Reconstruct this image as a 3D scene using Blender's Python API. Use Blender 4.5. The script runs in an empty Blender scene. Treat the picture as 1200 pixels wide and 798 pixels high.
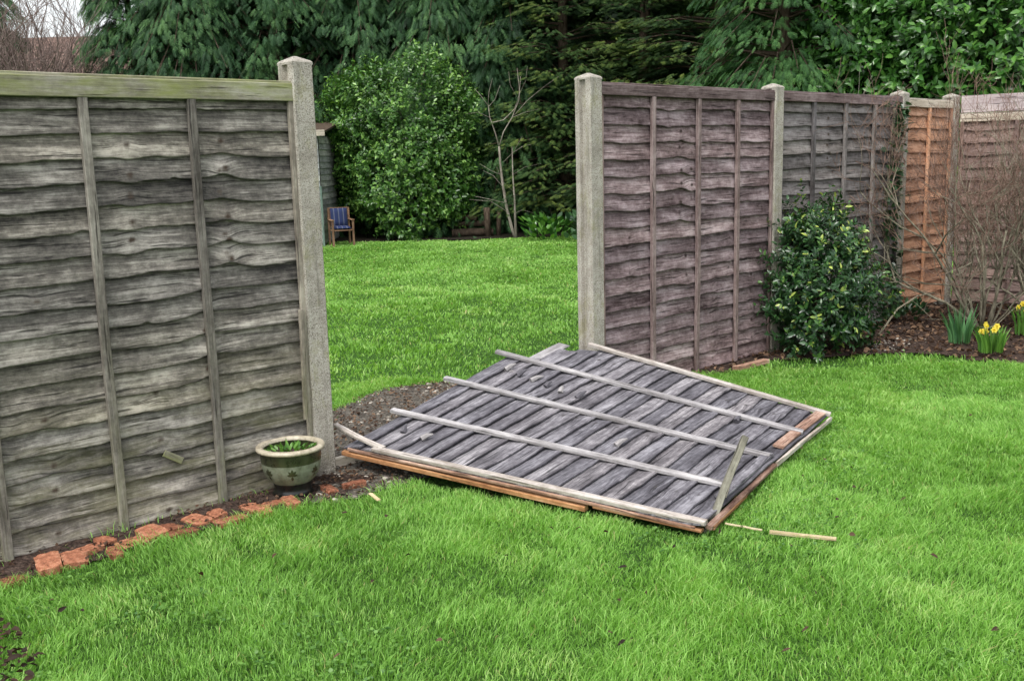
import bpy, math, random
import numpy as np
from mathutils import Vector, Matrix
random.seed(7); RS = np.random.RandomState(11)
S = bpy.context.scene; C = S.collection; R = math.radians

# ------------------------------------------------------------------ camera
F_PX, PITCH, ROLL, EYE = 1190.3, 0.1774, -0.0268, 1.4387          # focal length in pixels of a 1200 px wide frame
cp, sp = math.cos(PITCH), math.sin(PITCH); cr, sr = math.cos(ROLL), math.sin(ROLL)
FW = np.array([0, cp, -sp]); r0 = np.array([1., 0, 0]); u0 = np.array([0, sp, cp])
RI = cr*r0+sr*u0; UP = -sr*r0+cr*u0; EY = np.array([0, 0, EYE])
cd = bpy.data.cameras.new('camera'); cam = bpy.data.objects.new('camera', cd); C.objects.link(cam)
cam.matrix_world = Matrix(((RI[0], UP[0], -FW[0], 0), (RI[1], UP[1], -FW[1], 0), (RI[2], UP[2], -FW[2], EYE), (0, 0, 0, 1)))
cd.sensor_width = 36; cd.lens = F_PX/1200*36; cd.clip_end = 2000; cd.clip_start = .05
S.camera = cam
# ------------------------------------------------------------------ light
SUN_EL, SUN_AZ = R(62), R(205)
w = bpy.data.worlds.new('World'); S.world = w; w.use_nodes = True
nt = w.node_tree; nt.nodes.clear()
sky = nt.nodes.new('ShaderNodeTexSky'); sky.sky_type = 'NISHITA'; sky.sun_disc = False
sky.sun_elevation = SUN_EL; sky.sun_rotation = SUN_AZ; sky.dust_density = 3; sky.air_density = 1.2
hs = nt.nodes.new('ShaderNodeHueSaturation'); hs.inputs['Saturation'].default_value = .22; hs.inputs['Value'].default_value = 1.4
bg = nt.nodes.new('ShaderNodeBackground'); bg.inputs[1].default_value = .15
ow = nt.nodes.new('ShaderNodeOutputWorld')
nt.links.new(sky.outputs[0], hs.inputs['Color']); nt.links.new(hs.outputs[0], bg.inputs[0]); nt.links.new(bg.outputs[0], ow.inputs[0])
sl = bpy.data.lights.new('sun', 'SUN'); sl.energy = 1.5; sl.angle = R(16); sl.color = (1, .97, .92)
so = bpy.data.objects.new('sun', sl); C.objects.link(so)
sd = Vector((math.sin(SUN_AZ)*math.cos(SUN_EL), math.cos(SUN_AZ)*math.cos(SUN_EL), math.sin(SUN_EL)))
so.rotation_euler = sd.to_track_quat('Z', 'Y').to_euler()
S.view_settings.view_transform = 'Standard'; S.view_settings.look = 'None'; S.view_settings.gamma = 1
S.view_settings.exposure = 0.5

# ------------------------------------------------------------------ helpers
def at(px, py, z=0.0):            # the point at height z that stands at that place in a 1200x798 frame
    d = F_PX*FW+(px-600)*RI-(py-399)*UP
    return EY+d*((z-EYE)/d[2])
def aty(px, py, Y):               # the point at distance Y
    d = F_PX*FW+(px-600)*RI-(py-399)*UP
    return EY+d*(Y/d[1])
def link(o, parent=None):
    C.objects.link(o)
    if parent is not None: o.parent = parent
    return o
def tag(o, label=None, cat=None, group=None, kind=None):
    if label: o['label'] = label
    if cat: o['category'] = cat
    if group: o['group'] = group
    if kind: o['kind'] = kind
    return o
def thing(name, loc, label, cat, group=None, rz=0):
    o = bpy.data.objects.new(name, None); C.objects.link(o)
    o.location = [float(v) for v in loc]; o.rotation_euler = (0, 0, rz); o.empty_display_size = .1
    return tag(o, label, cat, group)

class MB:
    """collects vertices, faces, uv per vertex and colour per vertex"""
    def __init__(s): s.v = []; s.f = []; s.uv = []; s.c = []; s.n = 0
    def add(s, v, f, uv=None, c=None):
        v = np.asarray(v, float).reshape(-1, 3)
        s.v.append(v); s.f += [tuple(int(i)+s.n for i in q) for q in f]
        s.uv.append(np.asarray(uv, float).reshape(-1, 2) if uv is not None else v[:, :2].copy())
        if c is None: c = np.tile([.5, 0, 0, 1.], (len(v), 1))
        c = np.asarray(c, float)
        if c.ndim == 1: c = np.tile(c, (len(v), 1))
        s.c.append(c); s.n += len(v)
    def mesh(s, name, mat, smooth=False):
        m = bpy.data.meshes.new(name); V = np.concatenate(s.v)
        m.from_pydata(V.tolist(), [], s.f)
        finish(m, V, np.concatenate(s.uv), np.concatenate(s.c), mat, smooth); return m
    def build(s, name, mat, parent=None, smooth=False):
        return link(bpy.data.objects.new(name, s.mesh(name, mat, smooth)), parent)
def finish(m, V, UV, COL, mat, smooth):
    m.update()
    idx = np.empty(len(m.loops), np.int32); m.loops.foreach_get('vertex_index', idx)
    if UV is not None:
        ul = m.uv_layers.new(name='UVMap'); ul.data.foreach_set('uv', UV[idx].astype(np.float32).ravel())
    if COL is not None:
        ca = m.color_attributes.new('tint', 'FLOAT_COLOR', 'POINT'); ca.data.foreach_set('color', COL.astype(np.float32).ravel())
    if smooth: m.polygons.foreach_set('use_smooth', np.ones(len(m.polygons), bool))
    m.materials.append(mat); m.update()
def fastmesh(name, V, quads, tris, COL, mat, smooth=False):
    m = bpy.data.meshes.new(name)
    m.vertices.add(len(V)); m.vertices.foreach_set('co', V.astype(np.float32).ravel())
    nq, ntr = len(quads), len(tris)
    li = np.concatenate([quads.ravel(), tris.ravel()]).astype(np.int32)
    m.loops.add(len(li)); m.loops.foreach_set('vertex_index', li)
    st = np.concatenate([np.arange(nq)*4, nq*4+np.arange(ntr)*3]).astype(np.int32)
    m.polygons.add(nq+ntr); m.polygons.foreach_set('loop_start', st)
    m.update(calc_edges=True)
    if COL is not None:
        ca = m.color_attributes.new('tint', 'FLOAT_COLOR', 'POINT'); ca.data.foreach_set('color', COL.astype(np.float32).ravel())
    if smooth: m.polygons.foreach_set('use_smooth', np.ones(nq+ntr, bool))
    m.materials.append(mat); m.update(); return m

def vnoise(x, y, seed=0):         # smooth value noise, -1..1
    x = np.asarray(x, float); y = np.asarray(y, float)+np.zeros_like(x)
    xi = np.floor(x).astype(np.int64); yi = np.floor(y).astype(np.int64); fx = x-xi; fy = y-yi
    fx = fx*fx*(3-2*fx); fy = fy*fy*(3-2*fy)
    def h(a, b):
        n = (a*374761393+b*668265263+seed*982451653) & 0x7fffffff
        n = ((n ^ (n >> 13))*1274126177) & 0x7fffffff
        return ((n ^ (n >> 16)) % 65536)/32768.0-1
    return (h(xi, yi)*(1-fx)+h(xi+1, yi)*fx)*(1-fy)+(h(xi, yi+1)*(1-fx)+h(xi+1, yi+1)*fx)*fy
def fbm(x, y, seed=0, o=3):
    t = 0; a = 1
    for k in range(o): t = t+a*vnoise(np.asarray(x)*2**k, np.asarray(y)*2**k, seed+k*17); a *= .5
    return t/1.75
def inpoly(x, y, P):
    P = np.asarray(P); c = np.zeros(x.shape, bool); j = len(P)-1
    for i in range(len(P)):
        xi, yi = P[i][:2]; xj, yj = P[j][:2]
        c ^= ((yi > y) != (yj > y)) & (x < (xj-xi)*(y-yi)/(yj-yi+1e-12)+xi); j = i
    return c

def tube(mb, pts, rad, n=8, cap=True, c=(.5, 0, 0, 1), wob=0):
    pts = np.asarray(pts, float); k = len(pts); rad = np.zeros(k)+rad
    tg = np.gradient(pts, axis=0); tg /= np.linalg.norm(tg, axis=1)[:, None]+1e-9
    ref = np.array([.3, .2, 1.]) if abs(tg[0][2]) < .9 else np.array([1., .1, 0])
    V = []; UV = []; L = 0
    for i in range(k):
        if i: L += np.linalg.norm(pts[i]-pts[i-1])
        a = np.cross(ref, tg[i]); a /= np.linalg.norm(a)+1e-9; b = np.cross(tg[i], a)
        for j in range(n):
            t = 2*math.pi*j/n; r = rad[i]*(1+(random.uniform(-wob, wob) if wob else 0))
            V.append(pts[i]+a*r*math.cos(t)+b*r*math.sin(t)); UV.append((L, j/n*.2))
    F = [(i*n+j, i*n+(j+1) % n, (i+1)*n+(j+1) % n, (i+1)*n+j) for i in range(k-1) for j in range(n)]
    if cap: F += [tuple(range(n))[::-1], tuple((k-1)*n+j for j in range(n))]
    mb.add(V, F, UV, c)
def bar(mb, a, b, wd, th, up=(0, 0, 1), seg=1, jit=0, bend=None, c=None, bev=.0025):
    """a timber bar from a to b, wd across, th along 'up', chamfered arrises, uv along the grain"""
    a = np.asarray(a, float); b = np.asarray(b, float); d = b-a; L = np.linalg.norm(d); d /= L
    up = np.asarray(up, float); sdv = np.cross(d, up); sdv /= np.linalg.norm(sdv); u = np.cross(sdv, d)
    hw, ht = wd/2, th/2; e = min(bev, hw*.4, ht*.4)
    prof = [(-hw+e, -ht), (hw-e, -ht), (hw, -ht+e), (hw, ht-e), (hw-e, ht), (-hw+e, ht), (-hw, ht-e), (-hw, -ht+e)]
    per = [0]
    for i in range(1, 8): per.append(per[-1]+math.dist(prof[i], prof[i-1]))
    n = 8; V = []; UV = []; o = random.uniform(0, 50); o2 = random.uniform(0, 50)
    ph = random.uniform(0, 99)
    for i in range(seg+1):
        t = i/seg; p = a+d*L*t
        if bend: p = p+u*bend*math.sin(math.pi*t)
        if jit: p = p+sdv*jit*float(vnoise(np.array(t*3+ph), 0., 3))+u*jit*.5*float(vnoise(np.array(t*3+ph), 9., 5))
        for (x, y), q in zip(prof, per):
            V.append(p+sdv*x+u*y); UV.append((L*t+o, q+o2))
    F = [(i*n+j, i*n+(j+1) % n, (i+1)*n+(j+1) % n, (i+1)*n+j) for i in range(seg) for j in range(n)]
    F += [tuple(range(n))[::-1], tuple(seg*n+j for j in range(n))]
    if c is None: c = (random.random(), 0, 0, 1)
    mb.add(V, F, UV, c)
def box(mb, lo, hi, c=(.5, 0, 0, 1), M=None):
    x0, y0, z0 = lo; x1, y1, z1 = hi
    V = np.array([(x0, y0, z0), (x1, y0, z0), (x1, y1, z0), (x0, y1, z0), (x0, y0, z1), (x1, y0, z1), (x1, y1, z1), (x0, y1, z1)], float)
    UV = np.stack([V[:, 0]+V[:, 1], V[:, 2]], 1)
    if M is not None: V = V@np.asarray(M)[:3, :3].T+np.asarray(M)[:3, 3]
    mb.add(V, [(0, 3, 2, 1), (4, 5, 6, 7), (0, 1, 5, 4), (1, 2, 6, 5), (2, 3, 7, 6), (3, 0, 4, 7)], UV, c)

# ------------------------------------------------------------------ materials
class NT:
    def __init__(s, name):
        s.m = bpy.data.materials.new(name); s.m.use_nodes = True; s.t = s.m.node_tree
        s.b = s.t.nodes['Principled BSDF']; s.out = s.t.nodes['Material Output']
    def n(s, typ, **k):
        o = s.t.nodes.new('ShaderNode'+typ)
        for a, b in k.items():
            if hasattr(o, a): setattr(o, a, b)
        return o
    def l(s, a, b): s.t.links.new(a, b)
    def noise(s, vec, scale, detail=4, rough=.6, dist=0):
        n = s.n('TexNoise'); n.inputs['Scale'].default_value = scale; n.inputs['Detail'].default_value = detail
        n.inputs['Roughness'].default_value = rough; n.inputs['Distortion'].default_value = dist
        if vec is not None: s.l(vec, n.inputs['Vector'])
        return n.outputs['Fac']
    def map(s, vec, sc, loc=(0, 0, 0)):
        n = s.n('Mapping'); n.inputs['Scale'].default_value = sc; n.inputs['Location'].default_value = loc; s.l(vec, n.inputs['Vector']); return n.outputs[0]
    def ramp(s, fac, stops):
        n = s.n('ValToRGB'); e = n.color_ramp.elements
        while len(e) < len(stops): e.new(.5)
        for q, (p, c) in zip(e, stops): q.position = p; q.color = (*c, 1) if len(c) == 3 else c
        s.l(fac, n.inputs[0]); return n.outputs[0]
    def val(s, fac, a, b, c=0., d=1.):
        n = s.n('MapRange'); s.l(fac, n.inputs[0])
        for i, v in enumerate((a, b, c, d)): n.inputs[i+1].default_value = v
        return n.outputs[0]
    def math(s, op, a, b):
        n = s.n('Math', operation=op)
        for i, v in enumerate((a, b)):
            if isinstance(v, (int, float)): n.inputs[i].default_value = v
            else: s.l(v, n.inputs[i])
        return n.outputs[0]
    def mix(s, fac, a, b, blend='MIX'):
        n = s.n('Mix', data_type='RGBA', blend_type=blend)
        for i, v in ((0, fac), (6, a), (7, b)):
            if isinstance(v, (int, float)): n.inputs[i].default_value = v
            elif isinstance(v, tuple): n.inputs[i].default_value = (*v, 1)
            else: s.l(v, n.inputs[i])
        return n.outputs[2]
    def bump(s, h, st, dist=.002):
        n = s.n('Bump'); n.inputs['Strength'].default_value = st; n.inputs['Distance'].default_value = dist
        s.l(h, n.inputs['Height']); s.l(n.outputs[0], s.b.inputs['Normal']); return n
    def tint(s):
        n = s.n('Attribute'); n.attribute_name = 'tint'; x = s.n('SeparateColor'); s.l(n.outputs['Color'], x.inputs[0])
        return x.outputs[0], x.outputs[1], x.outputs[2], n.outputs['Color']
    def done(s, col, rough=.85, spec=.3):
        s.l(col, s.b.inputs['Base Color'])
        if isinstance(rough, (int, float)): s.b.inputs['Roughness'].default_value = rough
        else: s.l(rough, s.b.inputs['Roughness'])
        s.b.inputs['Specular IOR Level'].default_value = spec
        return s.m

def wood(name, dark, mid, light, algae=(.17, .19, .07), alg=.0, algz=(0, 1), knot=(.05, .035, .025), damp_shade=.5, grainy=1.0, spec=.25, streak=1):
    t = NT(name); uv = t.n('TexCoord').outputs['UV']
    g1 = t.noise(t.map(uv, (6, 95, 1)), 1, 6, .8, .1)
    g2 = t.noise(t.map(uv, (1.6, 34, 1), (3, 1, 0)), 1, 4, .7, .15)
    g4 = t.noise(t.map(uv, (26, 30, 1), (7, 2, 0)), 1, 4, .75)
    g3 = t.noise(t.map(uv, (2.5, 5, 1), (9, 4, 0)), 1, 5, .6)
    crack = t.val(t.noise(t.map(uv, (3., 60, 1), (1, 8, 0)), 1, 3, .6, .1), .60, .65)
    f = t.math('ADD', t.math('MULTIPLY', g1, .62), t.math('MULTIPLY', g2, .38))
    f = t.math('ADD', f, t.math('MULTIPLY', t.math('SUBTRACT', g3, .5), .7*streak))
    f = t.math('ADD', f, t.math('MULTIPLY', t.math('SUBTRACT', g4, .5), .35))
    col = t.ramp(f, [(.33, dark), (.5, mid), (.67, light)])
    tr, kn, ed, _ = t.tint()
    col = t.mix(1., col, t.ramp(tr, [(0, (.66, .66, .68)), (.5, (1, 1, 1)), (1, (1.32, 1.28, 1.2))]), 'MULTIPLY')
    col = t.mix(t.math('MULTIPLY', crack, .8), col, tuple(c*.35 for c in dark))
    if alg:
        gz = t.n('SeparateXYZ'); t.l(t.n('TexCoord').outputs['Object'], gz.inputs[0])
        hz = t.val(gz.outputs[2], algz[0], algz[1], 1, 0)
        am = t.math('MULTIPLY', t.math('MULTIPLY', hz, t.val(t.noise(t.map(uv, (2.2, 9, 1), (5, 5, 0)), 1, 5, .7), .42, .66)), alg)
        col = t.mix(am, col, algae)
    col = t.mix(t.math('MULTIPLY', ed, damp_shade), col, tuple(c*.7 for c in dark))  # damp stain plus lap shade painted into the board colour
    col = t.mix(t.val(kn, .35, .75), col, knot)
    h = t.math('ADD', t.math('MULTIPLY', f, 1.), t.math('MULTIPLY', crack, -.5))
    t.bump(h, .75*grainy, .004)
    return t.done(col, .82, spec)

M = {}
M['left'] = wood('weathered_left', (.034, .031, .029), (.160, .146, .130), (.43, .40, .36), alg=.55, algz=(-.1, .9), algae=(.22, .215, .09))
M['left_rail'] = wood('weathered_mossy_rail', (.13, .12, .09), (.28, .26, .20), (.46, .44, .36), alg=.8, algz=(8, 9), algae=(.25, .28, .08))
M['left_bat'] = wood('weathered_batten', (.08, .07, .06), (.20, .18, .155), (.36, .335, .29), alg=.6, algz=(0, .9), algae=(.18, .20, .08))
M['right'] = wood('weathered_purple', (.045, .027, .028), (.195, .142, .148), (.42, .34, .355), alg=0, knot=(.035, .022, .02))
M['right_bat'] = wood('weathered_purple_batten', (.075, .048, .045), (.18, .13, .125), (.33, .26, .255))
M['far'] = wood('weathered_far', (.055, .048, .045), (.165, .148, .146), (.30, .28, .28), alg=.3, algz=(0, 1.5), algae=(.15, .15, .08))
M['orange'] = wood('new_orange', (.24, .12, .07), (.46, .25, .155), (.62, .38, .26), knot=(.16, .06, .03))
M['pink'] = wood('red_brown', (.11, .07, .06), (.23, .16, .14), (.36, .27, .24))
M['pale'] = wood('pale_grey', (.20, .165, .175), (.33, .285, .30), (.46, .42, .43))
M['cream'] = wood('cream_rail', (.30, .26, .20), (.46, .41, .34), (.60, .55, .48))
M['fallen'] = wood('fallen_grey', (.032, .029, .034), (.125, .118, .134), (.33, .32, .345), knot=(.05, .045, .045), streak=.9, spec=.4)
M['fall_bat'] = wood('fallen_batten', (.20, .185, .18), (.36, .34, .34), (.55, .53, .52))
M['fall_pale'] = wood('pale_edge', (.20, .16, .13), (.42, .375, .335), (.64, .60, .56))
M['raw'] = wood('raw_orange_wood', (.20, .08, .035), (.44, .22, .10), (.62, .38, .22))
M['rawdark'] = wood('split_brown_wood', (.10, .05, .035), (.30, .18, .13), (.50, .36, .29), knot=(.04, .02, .01))
M['stake'] = wood('stake', (.09, .085, .065), (.19, .18, .14), (.32, .31, .25))
M['stick'] = wood('stick', (.35, .26, .13), (.55, .45, .26), (.68, .58, .38))
M['shed'] = wood('shed_boards', (.16, .17, .16), (.30, .31, .30), (.46, .47, .45))

def concrete():
    t = NT('concrete'); P = t.n('TexCoord').outputs['Object']
    a = t.noise(P, 9, 6, .65); b = t.noise(P, 260, 2, .5); c = t.noise(P, 70, 4, .7)
    col = t.ramp(a, [(.25, (.26, .235, .20)), (.5, (.43, .40, .35)), (.75, (.56, .53, .47))])
    col = t.mix(t.val(b, .52, .62), col, (.17, .15, .12)); col = t.mix(t.val(c, .60, .68, 0, .55), col, (.60, .58, .52))
    v = t.n('TexVoronoi'); v.inputs['Scale'].default_value = 170; t.l(P, v.inputs['Vector'])
    col = t.mix(t.val(v.outputs['Distance'], .12, .2, .65, 0), col, (.14, .11, .09))
    li = t.math('MULTIPLY', t.val(t.noise(t.map(P, (1, 1, .55), (4, 2, 1)), 13, 6, .75), .53, .68), .6)
    col = t.mix(li, col, (.27, .26, .13))
    st_ = t.val(t.noise(t.map(P, (22, 22, 1.6), (2, 7, 0)), 1, 4, .7), .52, .66, 0, .55)
    col = t.mix(st_, col, (.15, .135, .11))
    pz = t.n('SeparateXYZ'); t.l(P, pz.inputs[0])
    sp_ = t.math('MULTIPLY', t.val(pz.outputs[2], .0, .22, .9, 0), t.val(c, .35, .6))
    col = t.mix(sp_, col, (.10, .085, .06))
    t.bump(t.math('ADD', b, t.math('ADD', c, t.math('MULTIPLY', v.outputs['Distance'], .7))), .6, .004)
    return t.done(col, .92, .2)
M['concrete'] = concrete()

def leafmat(name, stops, rough=.4, trans=.3, spec=.5, tcol=(1.2, 1.3, .5)):
    t = NT(name); tr, g, b, _ = t.tint()
    col = t.ramp(tr, stops); t.done(col, rough, spec)
    tl = t.n('BsdfTranslucent'); t.l(t.mix(1., col, tcol, 'MULTIPLY'), tl.inputs[0])
    mx = t.n('MixShader'); mx.inputs[0].default_value = trans
    t.l(t.b.outputs[0], mx.inputs[1]); t.l(tl.outputs[0], mx.inputs[2]); t.l(mx.outputs[0], t.out.inputs[0])
    return t.m
M['grass'] = leafmat('grass_blades', [(0, (.07, .15, .025)), (.3, (.17, .35, .062)), (.6, (.295, .545, .12)), (.85, (.44, .64, .21)), (.97, (.40, .40, .15)), (1, (.45, .36, .2))], .5, .42, .3)
M['leyland'] = leafmat('cypress_foliage', [(0, (.010, .032, .013)), (.5, (.033, .092, .034)), (1, (.12, .24, .08))], .6, .2, .25)
M['leylandb'] = leafmat('cypress_foliage_bright', [(0, (.012, .038, .013)), (.5, (.038, .11, .032)), (1, (.12, .26, .07))], .6, .2, .25)
M['spruce'] = leafmat('yew_foliage', [(0, (.012, .034, .012)), (.5, (.040, .085, .022)), (1, (.14, .19, .04))], .6, .2, .25)
M['laurel'] = leafmat('laurel_leaves', [(0, (.02, .06, .013)), (.5, (.065, .165, .030)), (1, (.24, .42, .09))], .32, .22, .5)
M['laurelb'] = leafmat('hedge_laurel_leaves', [(0, (.018, .06, .012)), (.5, (.05, .15, .025)), (1, (.15, .32, .06))], .3, .2, .5)
M['darkleaf'] = leafmat('shrub_leaves', [(0, (.010, .034, .012)), (.6, (.034, .095, .026)), (.85, (.10, .21, .04)), (1, (.38, .46, .10))], .3, .12, .5)
M['ivy'] = leafmat('ivy_leaves', [(0, (.012, .035, .014)), (1, (.05, .12, .04))], .35, .1, .5)
M['daff'] = leafmat('daffodil_leaves', [(0, (.05, .14, .06)), (1, (.14, .32, .12))], .4, .3, .4)
M['daffb'] = leafmat('bright_leaves', [(0, (.05, .14, .025)), (1, (.15, .32, .05))], .4, .3, .4)
M['petal'] = leafmat('yellow_petals', [(0, (.85, .70, .04)), (1, (.9, .78, .15))], .5, .3, .3, (1, .9, .5))
M['deadleaf'] = leafmat('dead_leaves', [(0, (.022, .015, .011)), (.5, (.085, .048, .030)), (1, (.25, .16, .10))], .7, .15, .2, (1.1, .8, .5))

def bark(name, a, b, c, sc=30):
    t = NT(name); P = t.n('TexCoord').outputs['Object']
    n = t.noise(t.map(P, (1, 1, .25)), sc, 5, .7); col = t.ramp(n, [(.3, a), (.5, b), (.7, c)]); t.bump(n, .6, .01)
    return t.done(col, .9, .15)
M['bark'] = bark('bark_brown', (.03, .022, .016), (.07, .05, .036), (.13, .10, .075))
M['birch'] = bark('pale_bark', (.12, .10, .08), (.26, .23, .19), (.42, .38, .33), 18)
M['twig'] = bark('twig_grey', (.08, .07, .05), (.20, .18, .13), (.36, .33, .25), 25)
M['redtwig'] = bark('twig_red', (.10, .055, .042), (.21, .135, .105), (.34, .24, .19), 25)
M['browntwig'] = bark('twig_brown', (.09, .06, .055), (.19, .14, .125), (.34, .27, .24), 10)

def soilmat(name, a, b, c, sc=1.):
    t = NT(name); P = t.n('TexCoord').outputs['Object']
    n = t.noise(P, 22*sc, 6, .75); v = t.n('TexVoronoi'); v.inputs['Scale'].default_value = 70*sc; t.l(P, v.inputs['Vector'])
    col = t.ramp(n, [(.3, a), (.5, b), (.72, c)])
    col = t.mix(t.val(v.outputs['Distance'], .5, .75, 0, .5), col, tuple(q*.4 for q in a))
    t.bump(t.math('ADD', n, v.outputs['Distance']), .8, .02); return t.done(col, .95, .15)
M['lawn'] = soilmat('lawn_floor', (.025, .055, .010), (.045, .115, .016), (.08, .19, .028))
M['soil'] = soilmat('bed_soil', (.028, .019, .015), (.065, .043, .034), (.14, .10, .08))
M['soilg'] = soilmat('gravelly_soil', (.05, .043, .036), (.13, .115, .095), (.26, .235, .20))
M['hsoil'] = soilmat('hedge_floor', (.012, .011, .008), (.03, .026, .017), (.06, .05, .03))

# ------------------------------------------------------------------ layout of the fence line
P1 = np.array([-.9169, 4.5869]); ANG = .7633; SP = 1.92
D = np.array([math.cos(ANG), math.sin(ANG)]); N = np.array([math.sin(ANG), -math.cos(ANG)])   # N points to the camera's side
def fl(s, m, z=0): p = P1+D*s+N*m; return np.array([p[0], p[1], z])

# ------------------------------------------------------------------ ground
def sheet(name, mat, pts, z=0., label=None, rough=0, step=None):
    m = MB()
    if step is None:
        P = [(p[0], p[1], z) for p in pts]; m.add(P, [tuple(range(len(P)))])
        o = m.build(name, mat)
    return tag(o, kind='structure')
g = MB(); xs = [-400, -60, -12, 14, 60, 400]; ys = [-400, -30, -2, 26, 60, 500]
V = [(x, y, 0) for y in ys for x in xs]
g.add(V, [(j*6+i, j*6+i+1, (j+1)*6+i+1, (j+1)*6+i) for j in range(5) for i in range(5)])
tag(g.build('lawn', M['lawn']), kind='structure')

# the soil bed in the corner, mounded towards the fence
BED = np.array([at(836, 441), at(870, 432), at(905, 424), at(960, 421), at(1010, 418), at(1060, 416), at(1110, 418), at(1150, 425), at(1210, 430), at(1330, 440), at(1600, 452)])[:, :2]
corner = fl(SP*3+1.0, 0)[:2]
BEDP = np.vstack([BED, [(9.5, 5.5), (9.5, 7.5)], corner+np.array([.1, .4]), fl(SP*2.2, -.02)[:2], fl(SP*1+.9, -.02)[:2]])
def bump_sheet(name, mat, poly, hfun, step=.05):
    x0, y0 = poly.min(0); x1, y1 = poly.max(0); nx = int((x1-x0)/step)+2; ny = int((y1-y0)/step)+2
    X, Y = np.meshgrid(x0+np.arange(nx)*step, y0+np.arange(ny)*step); Z = hfun(X, Y)
    cx = X[:-1, :-1]+step/2; cy = Y[:-1, :-1]+step/2; ok = inpoly(cx+fbm(cx*5, cy*5, 3)*.04, cy+fbm(cx*5, cy*5, 8)*.04, poly)
    jj, ii = np.nonzero(ok); a = jj*nx+ii; Q = np.stack([a, a+1, a+nx+1, a+nx], 1)
    V = np.stack([X.ravel(), Y.ravel(), Z.ravel()], 1)
    used, inv = np.unique(Q, return_inverse=True)
    me = fastmesh(name, V[used], inv.reshape(-1, 4), np.zeros((0, 3), int), None, mat, True)
    return tag(link(bpy.data.objects.new(name, me)), kind='structure')
def bedh(X, Y):
    m = (X-P1[0])*N[0]+(Y-P1[1])*N[1]
    edge = np.clip((Y-6.6)/1.0, 0, 1)
    return .008+np.clip(.03*edge*0+.018*fbm(X*4, Y*4, 2)+.006, -.004, .03)
bump_sheet('flower_bed', M['soil'], BEDP, bedh)
SOIL = np.array([at(385, 486), at(420, 470), at(455, 457), at(520, 449), at(560, 452), at(600, 440), at(660, 450), at(690, 480), at(600, 520), at(430, 585), at(370, 592), at(372, 540)])[:, :2]
bump_sheet('bare_soil', M['soilg'], SOIL, lambda X, Y: .008+.012*fbm(X*5, Y*5, 4)+.006, .04)
STRIP = np.array([fl(-2.6, .02), fl(-2.6, .27), fl(-1.9, .27), fl(-1.2, .27), fl(-.5, .30), fl(-.1, .36), fl(.15, .24), fl(.6, .16), fl(.6, .0)])[:, :2]
bump_sheet('brick_strip', M['soil'], STRIP, lambda X, Y: .008+.01*fbm(X*8, Y*8, 5)+.005, .03)
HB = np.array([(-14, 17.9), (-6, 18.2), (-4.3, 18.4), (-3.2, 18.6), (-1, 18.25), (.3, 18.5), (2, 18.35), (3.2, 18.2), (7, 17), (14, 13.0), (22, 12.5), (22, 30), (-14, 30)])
hsheet = bump_sheet('hedge_floor', M['hsoil'], HB, lambda X, Y: .02+.03*fbm(X*1.5, Y*1.5, 6), .25)

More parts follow.
